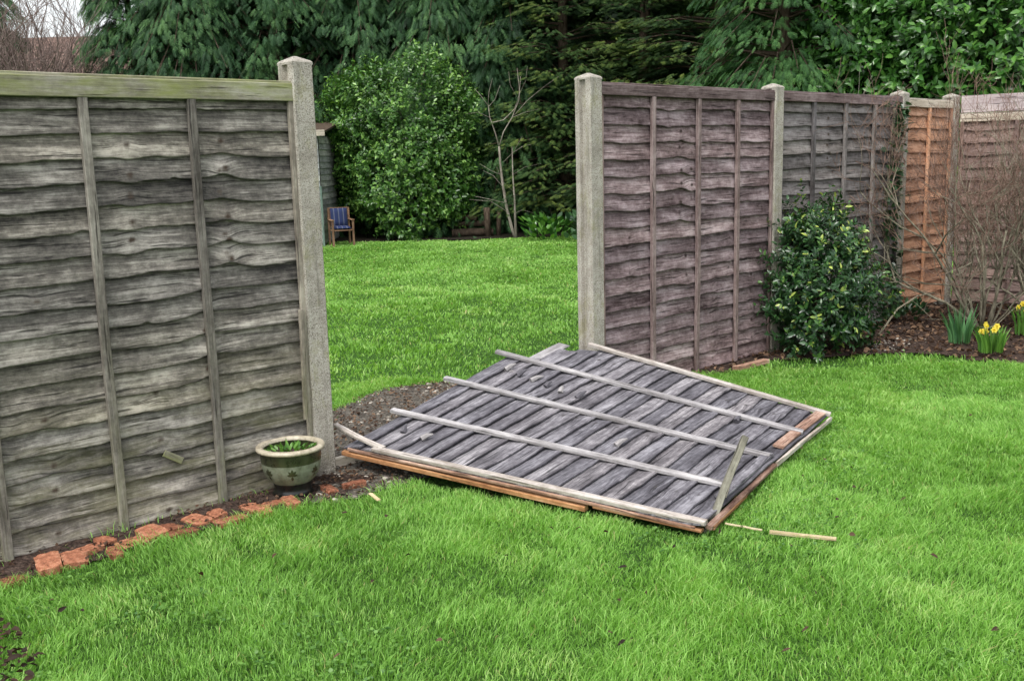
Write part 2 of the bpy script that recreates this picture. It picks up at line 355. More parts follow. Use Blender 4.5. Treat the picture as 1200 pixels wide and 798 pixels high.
# ------------------------------------------------------------------ grass
FALL = dict(L=np.array([-.810, 4.627, .116]), F=at(825, 622, .045), R=at(972, 492, .05), C=at(641, 393, .435))
def fallen_pt(u, v, w=0):
    L, F, Rr, Cc = FALL['L'], FALL['F'], FALL['R'], FALL['C']
    u = np.asarray(u, float)[..., None]; v = np.asarray(v, float)[..., None]; w = np.asarray(w, float)[..., None]
    p = (1-u)*(1-v)*L+(1-u)*v*F+u*v*Rr+u*(1-v)*Cc
    du = (1-v)*(Cc-L)+v*(Rr-F); dv = (1-u)*(F-L)+u*(Rr-Cc)
    n = np.cross(dv, du); n /= np.linalg.norm(n, axis=-1)[..., None]
    return p+n*w
def grass(name, n, reg, wfun, hmean, label, seed):
    rs = np.random.RandomState(seed)
    # sampled evenly in depth bands
    x0, x1, y0, y1 = reg
    y = y0+(y1-y0)*rs.rand(n)**1.0; x = x0+(x1-x0)*rs.rand(n)
    keep = np.abs(x) < (y*.56+1.0)
    for poly in (BEDP, SOIL, STRIP, HB):
        e = .035
        inside = inpoly(x+rs.randn(n)*e, y+rs.randn(n)*e, poly); keep &= ~inside
    pq = np.array([FALL['L'], FALL['F'], FALL['R'], FALL['C']])[:, :2]; cc = pq.mean(0); pq = cc+(pq-cc)*.975
    keep &= ~inpoly(x, y, pq)
    s = (x-P1[0])*D[0]+(y-P1[1])*D[1]; m = (x-P1[0])*N[0]+(y-P1[1])*N[1]
    keep &= ~((np.abs(m) < .05) & ((s < .1) | (s > SP-.1)))
    x = x[keep]; y = y[keep]; n = len(x)
    cl = fbm(x*1.3, y*1.3, 21); cl2 = fbm(x*5, y*5, 33, 2)
    keep = rs.rand(n) < np.clip(.75+.45*cl2+.2*cl, .12, 1); x = x[keep]; y = y[keep]; cl = cl[keep]; cl2 = cl2[keep]; n = len(x)
    h = hmean*(1+.5*cl+.7*cl2+.5*fbm(x*14, y*14, 44, 2))*(.45+.85*rs.rand(n)); h = np.clip(h, hmean*.25, hmean*2.4)
    wd = wfun(x, y)*(.7+.6*rs.rand(n))
    az = rs.rand(n)*2*np.pi; fa = rs.rand(n)*2*np.pi
    fld = np.arctan2(fbm(x*1.1, y*1.1, 51), fbm(x*1.1, y*1.1, 77)); az = np.where(rs.rand(n) < .35, fld+rs.randn(n)*.5, az)
    lean = (.25+.75*rs.rand(n))*h
    dx, dy = np.cos(az), np.sin(az); sx, sy = np.cos(fa), np.sin(fa)
    V = np.zeros((n, 5, 3)); B = np.stack([x, y, np.zeros(n)], 1)
    S2 = np.stack([sx*wd/2, sy*wd/2, np.zeros(n)], 1)
    V[:, 0] = B-S2; V[:, 1] = B+S2
    Mi = B+np.stack([dx*lean*.3, dy*lean*.3, h*.6], 1); V[:, 2] = Mi+S2*.8; V[:, 3] = Mi-S2*.8
    V[:, 4] = B+np.stack([dx*lean, dy*lean, h*(1-.15*rs.rand(n))], 1)
    i = np.arange(n)[:, None]*5
    quads = i+np.array([0, 1, 2, 3]); tris = i+np.array([3, 2, 4])
    tone = np.clip(.46+.20*fbm(x*.9, y*.9, 91)+.16*cl2+.17*rs.randn(n), 0, .88)
    yel = fbm(x*2.3, y*2.3, 111) > .38; tone = np.where(yel & (rs.rand(n) < .35), .8+.08*rs.rand(n), tone)
    dead = rs.rand(n) < .012; tone = np.where(dead, .95+.05*rs.rand(n), tone)
    COL = np.zeros((n, 5, 4)); COL[..., 0] = tone[:, None]+np.array([-.08, -.08, 0, 0, .05]); COL[..., 3] = 1
    me = fastmesh(name, V.reshape(-1, 3), quads, tris, np.clip(COL.reshape(-1, 4), 0, 1), M['grass'])
    return tag(link(bpy.data.objects.new(name, me)), label, 'grass', kind='stuff')
grass('grass', 950000, (-3.2, 4.6, 2.3, 6.6), lambda x, y: .0020+.0004*y, .032, 'bright green lawn grass in front of the fence and around the fallen panel', 1)
grass('grass', 420000, (-5.5, 6.6, 6.2, 19.0), lambda x, y: .0032+.0009*y, .029, 'short green lawn grass running beyond the gap towards the trees', 2)

# ------------------------------------------------------------------ posts
def post(pos, H, label, seed, lean=(0, 0)):
    o = thing('concrete_post', (*pos, 0.), label, 'fence post', 'concrete fence posts', ANG)
    wx, wy, sw, sdp = .053, .060, .024, .020
    prof = [(-wx, -wy), (wx, -wy), (wx, -sw), (wx-sdp, -sw+.006), (wx-sdp, sw-.006), (wx, sw), (wx, wy), (-wx, wy), (-wx, sw), (-wx+sdp, sw-.006), (-wx+sdp, -sw+.006), (-wx, -sw)]
    rnd = random.Random(seed); e = .006
    P = []
    for i, (x, y) in enumerate(prof):                       # chamfer the four outer corners
        if i in (0, 1, 6, 7):
            sx, sy = math.copysign(1, x), math.copysign(1, y)
            q = [(x-sx*e, y), (x, y-sy*e)]
            if i in (0, 6): q = [(x, y-sy*e), (x-sx*e, y)]
            P += q
        else: P.append((x, y))
    m = MB(); n = len(P); zs = [0]+list(np.linspace(.15, H-.035, 14)); V = []
    for z in zs:
        ox, oy = lean[0]*z, lean[1]*z
        for x, y in P: V.append((x+ox+rnd.uniform(-.0008, .0008), y+oy+rnd.uniform(-.0008, .0008), z))
    F = [(i*n+j, i*n+(j+1) % n, (i+1)*n+(j+1) % n, (i+1)*n+j) for i in range(len(zs)-1) for j in range(n)]
    m.add(V, F); m.build('shaft', M['concrete'], o)
    c = MB(); ox, oy = lean[0]*H, lean[1]*H
    R4 = lambda a, b, z: [(-a+ox, -b+oy, z), (a+ox, -b+oy, z), (a+ox, b+oy, z), (-a+ox, b+oy, z)]
    V = R4(wx, wy, H-.037)+R4(wx, wy, H-.028)+R4(wx*.88, wy*.88, H-.020)+R4(wx*.12, wy*.12, H)
    F = [(0, 3, 2, 1)]+[(k*4+j, k*4+(j+1) % 4, k*4+4+(j+1) % 4, k*4+4+j) for k in range(3) for j in range(4)]+[(12, 13, 14, 15)]
    c.add(V, F); c.build('cap', M['concrete'], o); return o
post(fl(-SP, 0)[:2], 1.90, 'concrete post at the far left end of the near fence panel', 0)
post(fl(0, 0)[:2], 1.90, 'nearest concrete post, behind the glazed plant pot, left of the gap', 1)
post(fl(SP, 0)[:2], 1.90, 'concrete post right of the gap, where the fallen panel touches it', 2)
post(fl(SP*2, 0)[:2], 1.90, 'concrete post rising behind the dark round shrub', 3)
post(fl(SP*3, 0)[:2], 1.90, 'ivy-grown concrete post between grey panel and orange panel', 4)
P5 = fl(SP*3+1.0, 0)[:2]
post(P5, 1.90, 'farthest concrete post, at the corner behind the bare twiggy bush', 5)

# ------------------------------------------------------------------ waney lap panels
def boards(mb, W, H, rows, seed, amp=1., pitch=None, fmap=None, flip=False, nx=None, cut=None, xlim=None, lip=.030):
    rs = np.random.RandomState(seed); nx = nx or int(W/.011)
    x = np.linspace(0, W, nx+1); p = H/rows; ov = .032
    groups = []; i = 0
    while i < rows:
        k = rs.randint(3, 7); groups += [(len(set(groups)) if False else (seed*31+i))]*k; i += k
    gk = {}
    for i in range(rows):
        g = groups[i]
        if g not in gk:
            gk[g] = dict(kn=[(rs.uniform(.03, W-.03), rs.choice([-1, 1, 1]), rs.uniform(.5, 1.3)) for _ in range(rs.randint(1, 4))], ph=rs.rand()*99, sl=rs.uniform(-.012, .012))
        G = gk[g]
        z0 = i*p
        wav = (.012*vnoise(x*3.0+G['ph'], 0., seed)+.006*vnoise(x*8+G['ph'], i*.35, seed+1)+.0025*vnoise(x*30, i*3., seed+2))*amp+G['sl']*(x/W-.5)*amp
        kx = [(a+rs.randn()*.006, s, f) for a, s, f in G['kn'] if rs.rand() < .85]
        zk = []
        for a, s, f in kx:
            wav += amp*s*.010*f*np.exp(-((x-a)/.045)**2); zk.append(rs.uniform(.2, .8))
        if rs.rand() < .35:                                    # a bite out of the edge
            a = rs.uniform(0, W); wav += amp*.010*np.exp(-((x-a)/.02)**2)
        if i == 0: wav = wav*.3
        top = z0+p+ov+.004*vnoise(x*4, i*7., seed+5); bot = z0+wav
        top = np.minimum(top, H+.01)
        br = np.clip(rs.normal(.5, .2), 0, 1)
        # cross-section: back top, back bottom, lip, then front rows upward
        fr = [0, .03, .12, .28, .45, .62, .8, 1.]
        n = len(fr)+2
        w_bot = lip+.004*vnoise(x*5, i*5., seed+6); w_top = .006
        V = np.zeros((nx+1, n, 3)); UV = np.zeros((nx+1, n, 2)); COL = np.zeros((nx+1, n, 4)); COL[..., 0] = br; COL[..., 3] = 1
        u0_, v0_ = rs.rand()*60, rs.rand()*60
        for k in range(n):
            if k == 0: f = 1.; wv = np.full_like(x, w_top-.008)
            elif k == 1: f = 0.; wv = w_bot-.009
            else:
                f = fr[k-2]; wv = w_bot*(1-f)+w_top*f-(.0025 if f == 0 else 0)
                wv = wv+.0015*vnoise(x*12, f*4+i*9., seed+8)
            z = bot*(1-f)+top*f; ku = np.zeros_like(x); wrp = np.zeros_like(x)
            for (a, s, ff), q in zip(kx, zk):
                r2 = ((x-a)/.024)**2+((z-(z0+q*p))/.018)**2
                ku = np.maximum(ku, np.exp(-r2*1.4)*min(1, ff)); rr = ((x-a)/.05)**2+((z-(z0+q*p))/.05)**2
                wrp += .011*s*np.exp(-rr)
                if k > 1: wv = wv+.006*amp*np.exp(-rr*1.5)*ff
            V[:, k, 0] = x; V[:, k, 1] = -wv; V[:, k, 2] = z
            UV[:, k, 0] = x+u0_; UV[:, k, 1] = z-z0+wrp+v0_
            COL[:, k, 1] = ku; COL[:, k, 2] = np.clip((f > .5)*(.2+.35*vnoise(x*6, i*4., seed+12))+(.55+.5*vnoise(x*10, i*4., seed+9))*(f < .06), 0, 1)  # blue: noisy mask for painted lap shade and damp, covered half and lip
        xa, xb = (0, W) if xlim is None or i not in xlim else xlim[i]
        sel = np.nonzero((x >= xa-1e-6) & (x <= xb+1e-6))[0]; V = V[sel]; UV = UV[sel]; COL = COL[sel]; m = len(sel)
        if xlim is not None and i in xlim and xb < W:               # splintered end
            for k in range(n): V[-1, k, 0] -= .03*rs.rand(); V[-2, k, 0] -= .008*rs.rand()
        V = V.reshape(-1, 3)
        if fmap is not None: V = fmap(V)
        F = []
        for a in range(m-1):
            for k in range(n):
                k2 = (k+1) % n
                q = (a*n+k, (a+1)*n+k, (a+1)*n+k2, a*n+k2)
                F.append(q[::-1] if flip else q)
        e0 = tuple(range(n)); e1 = tuple((m-1)*n+k for k in range(n))
        F += [e0 if not flip else e0[::-1], e1[::-1] if not flip else e1]
        mb.add(V, F, UV.reshape(-1, 2), COL.reshape(-1, 4))

def panel(o, W, H, z0, rows, seed, mb_, mbat, mrail, bats, amp=1., batw=.036, edge=True, railh=.062, back=True, short=None):
    """boards, upright battens, edge battens and rail as children of o; local x along the panel, -y to the viewer"""
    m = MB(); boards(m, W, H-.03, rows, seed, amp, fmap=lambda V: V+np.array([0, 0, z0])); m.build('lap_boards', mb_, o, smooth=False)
    for k, b in enumerate(bats):
        q = MB(); lo = z0+.0; x = b*W
        bar(q, (x, -.039, lo), (x+random.uniform(-.006, .006), -.039, z0+H-railh+.001), batw, .022, up=(0, -1, 0), seg=12, jit=.004); q.build('batten', mbat, o)
    if edge:
        for x in (.018, W-.018):
            q = MB(); bar(q, (x, -.038, z0), (x, -.038, z0+H-railh), .030, .020, up=(0, -1, 0), seg=8, jit=.002); q.build('edge_batten', mbat, o)
    q = MB(); bar(q, (0, -.040, z0+H-railh/2), (W, -.040, z0+H-railh/2), railh, .024, up=(0, -1, 0), seg=10, jit=.002); q.build('top_rail', mrail, o)
    q = MB(); bar(q, (0, -.010, z0+H+.004), (W, -.010, z0+H+.004), .075, .014, up=(0, 0, 1), seg=10, jit=.001); q.build('capping_strip', mrail, o)
    if back:
        q = MB()
        for x in [b*W for b in bats]: bar(q, (x, .012, z0), (x, .012, z0+H), batw, .020, up=(0, 1, 0), seg=2)
        bar(q, (0, .012, z0+H-.03), (W, .012, z0+H-.03), .06, .02, up=(0, 1, 0))
        q.build('rear_frame', mbat, o)
PW = SP-.082
def pnl(s0, label, W=PW, off=.041, cat='fence panel', name='fence_panel', grp='upright lap fence panels'):
    return thing(name, fl(s0+off, 0), label, cat, grp, ANG)
o = pnl(-SP, 'large grey weathered lap panel with mossy top rail in the left foreground')
panel(o, PW, 1.775, .005, 19, 5, M['left'], M['left_bat'], M['left_rail'], (.262, .502, .742), .82, railh=.075)
# the broken short batten beside the near post
q = MB(); bar(q, (PW-.052, -.062, .30), (PW-.046, -.060, .80), .022, .016, up=(0, -1, 0), seg=4, jit=.003); q.build('broken_batten', M['left_bat'], o)
q = MB(); bar(q, (PW-.72, -.038, .285), (PW-.645, -.036, .235), .028, .006, up=(0, -1, 0)); q.build('loose_splinter', M['left_rail'], o)
o = pnl(SP, 'purplish brown lap panel with three battens, directly right of the gap')
panel(o, PW, 1.82, .02, 18, 17, M['right'], M['right_bat'], M['right_bat'], (.27, .52, .76), .75)
o = pnl(SP*2, 'dull grey lap panel behind the dark round shrub')
panel(o, PW, 1.815, .025, 18, 29, M['far'], M['far'], M['right_bat'], (.25, .5, .75), .55)
o = pnl(SP*3, 'short new orange brown lap panel at the corner')
panel(o, 1.0-.10, 1.77, .06, 17, 41, M['orange'], M['orange'], M['cream'], (.5,), .8)
# the boundary that runs off to the right from the corner post
RA = R(-30); o = thing('fence_panel', (P5[0]+.085, P5[1]-.02, 0), 'red brown lap panel with pale top board behind the bare twiggy bush', 'fence panel', 'upright lap fence panels', RA)
panel(o, 1.83, 1.66, .05, 15, 53, M['pink'], M['pink'], M['cream'], (.25, .5, .75), .8, edge=True)
q = MB(); bar(q, (0, -.008, 1.802), (1.83, -.008, 1.802), .15, .028, up=(0, -1, 0), seg=8, jit=.002); q.build('top_board', M['pale'], o)
post((P5[0]+.06+math.cos(RA)*1.89, P5[1]-.03+math.sin(RA)*1.89), 1.9, 'concrete post of the side boundary beyond the right edge', 6)

# ------------------------------------------------------------------ the fallen panel
o = thing('fallen_fence_panel', (.35, 4.8, 0), 'broken grey lap fence panel lying flat on the grass below the gap', 'fence panel')
OFF = np.array([.35, 4.8, 0])
FM = lambda V: fallen_pt(V[:, 0]/1.83, (1.815-V[:, 2])/1.83, -V[:, 1])-OFF
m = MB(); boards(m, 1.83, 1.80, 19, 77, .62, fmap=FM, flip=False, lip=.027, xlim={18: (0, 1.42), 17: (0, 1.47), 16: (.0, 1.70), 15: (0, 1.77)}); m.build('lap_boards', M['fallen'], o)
def fbar(name, mat, a, b, wd, th, w, seg=10, jit=.002, bend=None, w2=None):
    q = MB(); pa = fallen_pt(a[0], a[1], w); pb = fallen_pt(b[0], b[1], w if w2 is None else w2)
    up = fallen_pt(.5, .5, 1)-fallen_pt(.5, .5, 0); bar(q, pa-OFF, pb-OFF, wd, th, up=up, seg=seg, jit=jit, bend=bend); return q.build(name, mat, o)
for u, va, vb in ((.235, -.02, .965), (.50, -.035, .975), (.755, -.03, .985)):
    fbar('batten', M['fall_bat'], (u, va), (u+.008, vb), .034, .018, .034)
fbar('edge_batten', M['fall_pale'], (.985, .165), (.992, 1.0), .030, .020, .034)
fbar('edge_batten', M['fall_pale'], (.008, .10), (.010, 1.0), .034, .018, .026)
fbar('side_frame', M['raw'], (.000, .0), (.003, .72), .030, .022, -.022)
fbar('side_frame', M['raw'], (.004, .74), (.004, .995), .026, .012, -.004)
fbar('splintered_strip', M['rawdark'], (.0, .02), (.0, .98), .012, .014, .004, jit=.006)
fbar('loose_strip', M['fall_pale'], (.018, .125), (.035, -.045), .030, .014, .030, w2=.085, bend=-.006)
# rear battens underneath
for u in (.25, .5, .75): fbar('rear_batten', M['raw'], (u, .02), (u, .98), .036, .018, -.014)
# broken head rail
fbar('head_rail', M['rawdark'], (.985, .972), (.60, .966), .052, .012, .031, jit=.004)
fbar('head_rail', M['fall_pale'], (.995, 1.004), (.50, .998), .013, .024, .010)
fbar('head_rail', M['fallen'], (.53, .966), (.16, .972), .046, .014, .030, jit=.006, w2=.034)
fbar('head_rail', M['rawdark'], (.50, .992), (.02, 1.0), .026, .016, .002, jit=.006)
fbar('head_rail', M['raw'], (.26, 1.003), (.03, 1.008), .012, .018, -.004, jit=.004)
# the board that sticks out past the broken corner
q = MB(); bar(q, at(598, 436, .32)-OFF, at(661, 404, .375)-OFF, .075, .009, up=fallen_pt(.5, .5, 1)-fallen_pt(.5, .5, 0), seg=6, jit=.003); q.build('broken_board', M['fall_bat'], o)
for k, (u, v) in enumerate(((.66, .07), (.645, .125), (.63, .18), (.615, .24), (.60, .30), (.59, .36), (.34, .62), (.13, .10), (.12, .17), (.72, .80))):
    rk = random.Random(k); q = MB(); pa = fallen_pt(u, v, .026)-OFF; pb = fallen_pt(u+rk.uniform(.022, .04), v+rk.uniform(-.012, .02), rk.uniform(.036, .056))-OFF
    tube(q, [pa, (pa+pb)/2+np.array([0, 0, .006]), pb], [.016, .012, .004], 7); q.build('lifted_knot', M['fallen'] if k % 2 else M['fall_bat'], o)
fbar('splinter', M['cream'], (.155, .985), (.28, .955), .022, .008, .045, jit=.004)

# stake that leans over it, sticks on the lawn
q = MB(); a = at(826, 630, -.02); b = aty(873, 512, 3.98)
bar(q, a, b, .028, .022, up=(0, -1, .2), seg=6, jit=.003)
tag(q.build('broken_stake', M['stake']), 'thin weathered stake standing up at the near corner of the fallen panel', 'stake')
q = MB(); bar(q, at(902, 623, .035), at(980, 632, .035), .020, .012, seg=4, jit=.003)
tag(q.build('stick', M['stick']), 'short pale splinter of wood lying on the grass right of the stake', 'stick')
q = MB(); bar(q, at(850, 613, .03), at(893, 621, .03), .009, .006, seg=4, jit=.003)
tag(q.build('stick', M['stick']), 'very thin splinter lying on the grass close to the stake', 'stick')
q = MB(); bar(q, at(434, 578, .05), at(444, 586, .045), .018, .005)
tag(q.build('wood_chip', M['stick']), 'small pale wood chip on the grass right of the plant pot', 'wood chip')
# gravel board in the gap
q = MB(); bar(q, fl(.054, 0, .03), fl(1.2, 0, .03), .032, .065, seg=6, jit=.002)
tag(q.build('gravel_board', M['cream']), 'low timber kerb board on the soil between the two posts of the gap', 'gravel board')
for k, (a, b) in enumerate([((862, 432), (898, 423)),]):
    q = MB(); bar(q, at(*a, .03), at(*b, .03), .05, .03, seg=3, jit=.004)
    tag(q.build('edging_board', M['rawdark']), 'low brown edging board at the foot of the purplish panel', 'edging board')

# ------------------------------------------------------------------ bricks
def brickmat():
    t = NT('old_red_brick'); P = t.n('TexCoord').outputs['Object']; tr, g_, b_, _ = t.tint()
    n = t.noise(P, 38, 6, .7); n2 = t.noise(P, 220, 3, .6)
    col = t.ramp(n, [(.30, (.12, .05, .03)), (.5, (.34, .135, .075)), (.7, (.52, .27, .17))])
    col = t.mix(t.val(n2, .55, .7, 0, .6), col, (.12, .05, .03))
    col = t.mix(t.val(t.noise(P, 14, 5, .7), .56, .68, 0, .8), col, (.10, .075, .035))
    col = t.mix(1., col, t.ramp(tr, [(0, (.5, .45, .45)), (1, (1.15, 1.15, 1.15))]), 'MULTIPLY')
    t.bump(t.math('ADD', n, n2), .8, .006); return t.done(col, .9, .2)
M['brick'] = brickmat()
def brick(px, py, L, wd, rz, label, tone, z=.012, tilt=0):
    o = at(px, py, .03); mb = MB(); rnd = random.Random(int(px*31+py)); L *= .98; wd *= .86
    hh = .029; V = []; F = []
    # rough block: grid top and skirt
    gx, gy = 10, 7
    for lay in range(2):
        for j in range(gy):
            for i in range(gx):
                x = (i/(gx-1)-.5)*L; y = (j/(gy-1)-.5)*wd; ed = i in (0, gx-1) or j in (0, gy-1); cn = (i in (0, gx-1)) and (j in (0, gy-1))
                kx = rnd.uniform(-.0025, .0025) if ed else 0; ky = rnd.uniform(-.0025, .0025) if ed else 0
                if cn: chp = .016 if rnd.random() < .3 else .003; kx -= math.copysign(chp, x); ky -= math.copysign(chp*.8, y)
                V.append((x+kx, y+ky, (hh+rnd.uniform(-.001, .001)-(.0015 if ed else 0)-(.004 if cn else 0)) if lay else -.025))
    q = lambda l, j, i: l*gx*gy+j*gx+i
    F += [(q(1, j, i), q(1, j, i+1), q(1, j+1, i+1), q(1, j+1, i)) for j in range(gy-1) for i in range(gx-1)]
    ring = [(0, i) for i in range(gx)]+[(j, gx-1) for j in range(1, gy)]+[(gy-1, i) for i in range(gx-2, -1, -1)]+[(j, 0) for j in range(gy-2, 0, -1)]
    for a in range(len(ring)):
        b = ring[(a+1) % len(ring)]; aa = ring[a]; F.append((q(0, *aa), q(0, *b), q(1, *b), q(1, *aa)))
    mb.add(V, F, None, (tone, 0, 0, 1)); ob = mb.build('brick', M['brick'])
    ob.location = (o[0], o[1], z); ob.rotation_euler = (tilt, rnd.uniform(-.08, .08), rz)
    return tag(ob, label, 'brick', 'old bricks along the foot of the left panel')
BR = [(12, 676, .10, .09, 'broken brick at the very left end of the row, cut by the picture edge', .3),
      (57, 657, .15, .10, 'whole orange brick left in the row, beside the leftmost batten', 1.),
      (86, 651, .12, .10, 'squarish orange brick, second whole one from the left end', .9),
      (103, 640, .13, .09, 'orange brick against the panel between leftmost and middle batten', 1.),
      (123, 631, .09, .06, 'small brick piece just left of the middle batten foot', .8),
      (134, 642, .11, .06, 'dark flat brick below the middle batten foot, on the lawn side', .6),
      (156, 631, .13, .09, 'rose coloured brick right of the middle batten foot', .95),
      (178, 622, .14, .10, 'large bright orange brick halfway along the row', 1.),
      (199, 614, .11, .08, 'dull brick just right of the large bright orange brick', .35),
      (213, 621, .13, .06, 'dark mossy brick on the lawn side, halfway along the row', .25),
      (231, 606, .13, .09, 'orange brick left of the right batten foot', 1.),
      (254, 598, .08, .07, 'small brick touching the right batten foot', .9),
      (270, 605, .14, .09, 'brick on the lawn side below the right batten foot', .7),
      (296, 592, .14, .09, 'orange brick between the right batten and the plant pot', 1.),
      (310, 596, .10, .06, 'slim orange brick on the lawn side left of the plant pot', 1.),
      (324, 585, .12, .08, 'brick partly under the left side of the plant pot', .8),
      (340, 586, .12, .07, 'brick in front of the plant pot', .85),
      (385, 571, .10, .06, 'dull red brick right of the plant pot below the near post', .5),
      (415, 566, .11, .05, 'dark red brick sunk in soil right of the near post', .3)]
for k, (px, py, L, wd, lb, tn) in enumerate(BR):
    brick(px, py, L, wd, ANG+(math.pi/2 if k % 3 else 0)+random.uniform(-.28, .28), lb, tn, z=random.uniform(-.008, .010), tilt=random.uniform(-.12, .10))

# ------------------------------------------------------------------ plant pot
def lathe(mb, prof, n=56, c=(.5, 0, 0, 1)):
    V = []; UV = []
    for k, (r, z) in enumerate(prof):
        for j in range(n): a = 2*math.pi*j/n; V.append((r*math.cos(a), r*math.sin(a), z)); UV.append((j/n, z))
    F = [(i*n+j, i*n+(j+1) % n, (i+1)*n+(j+1) % n, (i+1)*n+j) for i in range(len(prof)-1) for j in range(n)]
    mb.add(V, F, UV, c)
def glaze(name, col, col2, rough=.15, sc=25):
    t = NT(name); P = t.n('TexCoord').outputs['Object']; n = t.noise(P, sc, 6, .7)
    c = t.ramp(n, [(.3, col2), (.55, col), (.8, tuple(min(1, q*1.25) for q in col))]); t.bump(n, .15, .004)
    return t.done(c, t.val(n, .3, .7, rough, rough+.25), .5)
M['gl_rim'] = glaze('cream_glaze', (.46, .41, .31), (.22, .18, .12), .25)
M['gl_green'] = glaze('dark_green_glaze', (.040, .045, .02), (.015, .016, .01), .2)
M['gl_body'] = glaze('sage_glaze', (.19, .21, .15), (.08, .09, .055), .3)
M['gl_base'] = glaze('black_glaze', (.012, .013, .011), (.006, .006, .006), .2)
pc = at(344, 579)
pot = thing('plant_pot', (pc[0], pc[1], .01), 'round glazed pot with cream rim and dark green band by the near post', 'plant pot')
q = MB(); lathe(q, [(.131, .198), (.134, .202), (.148, .204), (.150, .209), (.149, .216), (.140, .221), (.126, .221), (.119, .216), (.117, .205)]); q.build('rim', M['gl_rim'], pot, True)
q = MB(); lathe(q, [(.117, .206), (.115, .15)]); q.build('inner_wall', M['gl_green'], pot, True)
q = MB(); lathe(q, [(.1305, .152), (.1315, .17), (.1315, .185), (.131, .199)]); q.build('glaze_band', M['gl_green'], pot, True)
q = MB(); lathe(q, [(.088, .058), (.106, .075), (.120, .10), (.127, .125), (.1302, .152)]); bowl = q.build('bowl', M['gl_body'], pot, True)
q = MB(); lathe(q, [(.0, .0), (.084, .0), (.090, .006), (.080, .018), (.078, .035), (.088, .0585)]); q.build('foot', M['gl_base'], pot, True)
for k in range(7):                                                   # painted leaf sprigs, a glaze pattern
    a0 = 2*math.pi*k/7+.45; q = MB()
    for (da, dz, ln, tilt) in ((0, 0, .030, 1.57), (.06, .0, .026, .9), (-.06, .0, .026, 2.24), (.10, -.008, .024, .3), (-.10, -.008, .024, 2.84), (0.0, -.02, .02, -1.57)):
        P_ = []
        for t_, wq in ((-.15, 0), (.35, .0055), (.7, .0045), (1, 0), (.7, -.0045), (.35, -.0055)):
            dx = math.cos(tilt)*ln*t_-math.sin(tilt)*wq; dz_ = math.sin(tilt)*ln*t_+math.cos(tilt)*wq
            z = .112+dz*.3+dz_; rr = np.interp(z, [.058, .075, .10, .125, .152], [.088, .106, .120, .127, .1302])+.0012
            aa = a0+da*.02+dx/rr; P_.append((rr*math.cos(aa), rr*math.sin(aa), z))
        q.add(P_, [tuple(range(6))])
    q.build('leaf_motif', M['gl_green'], bowl)
q = MB(); V = [(0, 0, .19)]+[(.117*math.cos(a), .117*math.sin(a), .183+.006*math.sin(a*3)) for a in np.linspace(0, 2*math.pi, 25)[:-1]]
q.add(V, [(0, i+1, (i+1) % 24+1) for i in range(24)]); q.build('potting_soil', M['soil'], pot, True)
def leafset(pos, dirs, L, Wd, up=None, fold=.25, droop=0., rs=RS):
    """elliptical leaves: 2x2 quads+tips, numpy; returns V (n,8,3) quads, tris"""
    n = len(pos); d = dirs/np.linalg.norm(dirs, axis=1)[:, None]
    if up is None: up = rs.randn(n, 3)*.5+np.array([0, 0, 1.])
    s = np.cross(d, up); s /= np.linalg.norm(s, axis=1)[:, None]+1e-9; u = np.cross(s, d)
    L = (np.zeros(n)+L)[:, None]; Wd = (np.zeros(n)+Wd)[:, None]
    V = np.zeros((n, 8, 3)); dr = -u*droop*L
    V[:, 0] = pos; V[:, 1] = pos+d*L*.33+dr*.1; V[:, 2] = pos+d*L*.7+dr*.5; V[:, 3] = pos+d*L+dr
    V[:, 4] = V[:, 1]+s*Wd*.5+u*fold*Wd*.5; V[:, 5] = V[:, 2]+s*Wd*.42+u*fold*Wd*.42
    V[:, 6] = V[:, 1]-s*Wd*.5+u*fold*Wd*.5; V[:, 7] = V[:, 2]-s*Wd*.42+u*fold*Wd*.42
    i = np.arange(n)[:, None]*8
    quads = np.concatenate([i+np.array([1, 4, 5, 2]), i+np.array([1, 2, 7, 6])]); tris = np.concatenate([i+np.array(t) for t in ((0, 4, 1), (0, 1, 6), (2, 5, 3), (2, 3, 7))])
    return V, quads, tris
def leafobj(name, parts, mat, parent=None, smooth=True):
    Vs = []; Q = []; T = []; Cc = []; n = 0
    for V, q, t, tone in parts:
        k = V.shape[1]; Vs.append(V.reshape(-1, 3)); Q.append(q+n); T.append(t+n)
        c = np.zeros((len(V), k, 4)); c[..., 0] = np.clip(tone, 0, 1)[:, None]; c[..., 3] = 1; Cc.append(c.reshape(-1, 4)); n += len(V)*k
    me = fastmesh(name, np.concatenate(Vs), np.concatenate(Q), np.concatenate(T), np.concatenate(Cc), mat, smooth)
    return link(bpy.data.objects.new(name, me), parent)
n = 90; rr = .095*np.sqrt(RS.rand(n)); a = RS.rand(n)*6.28; pos = np.stack([rr*np.cos(a), rr*np.sin(a), .188+0*a], 1)
dr = np.stack([np.cos(a)+RS.randn(n)*.5, np.sin(a)+RS.randn(n)*.5, .3+RS.rand(n)*1.0], 1)
leafobj('weeds', [(*leafset(pos, dr, .022+.03*RS.rand(n), .012), RS.rand(n))], M['daffb'], pot)

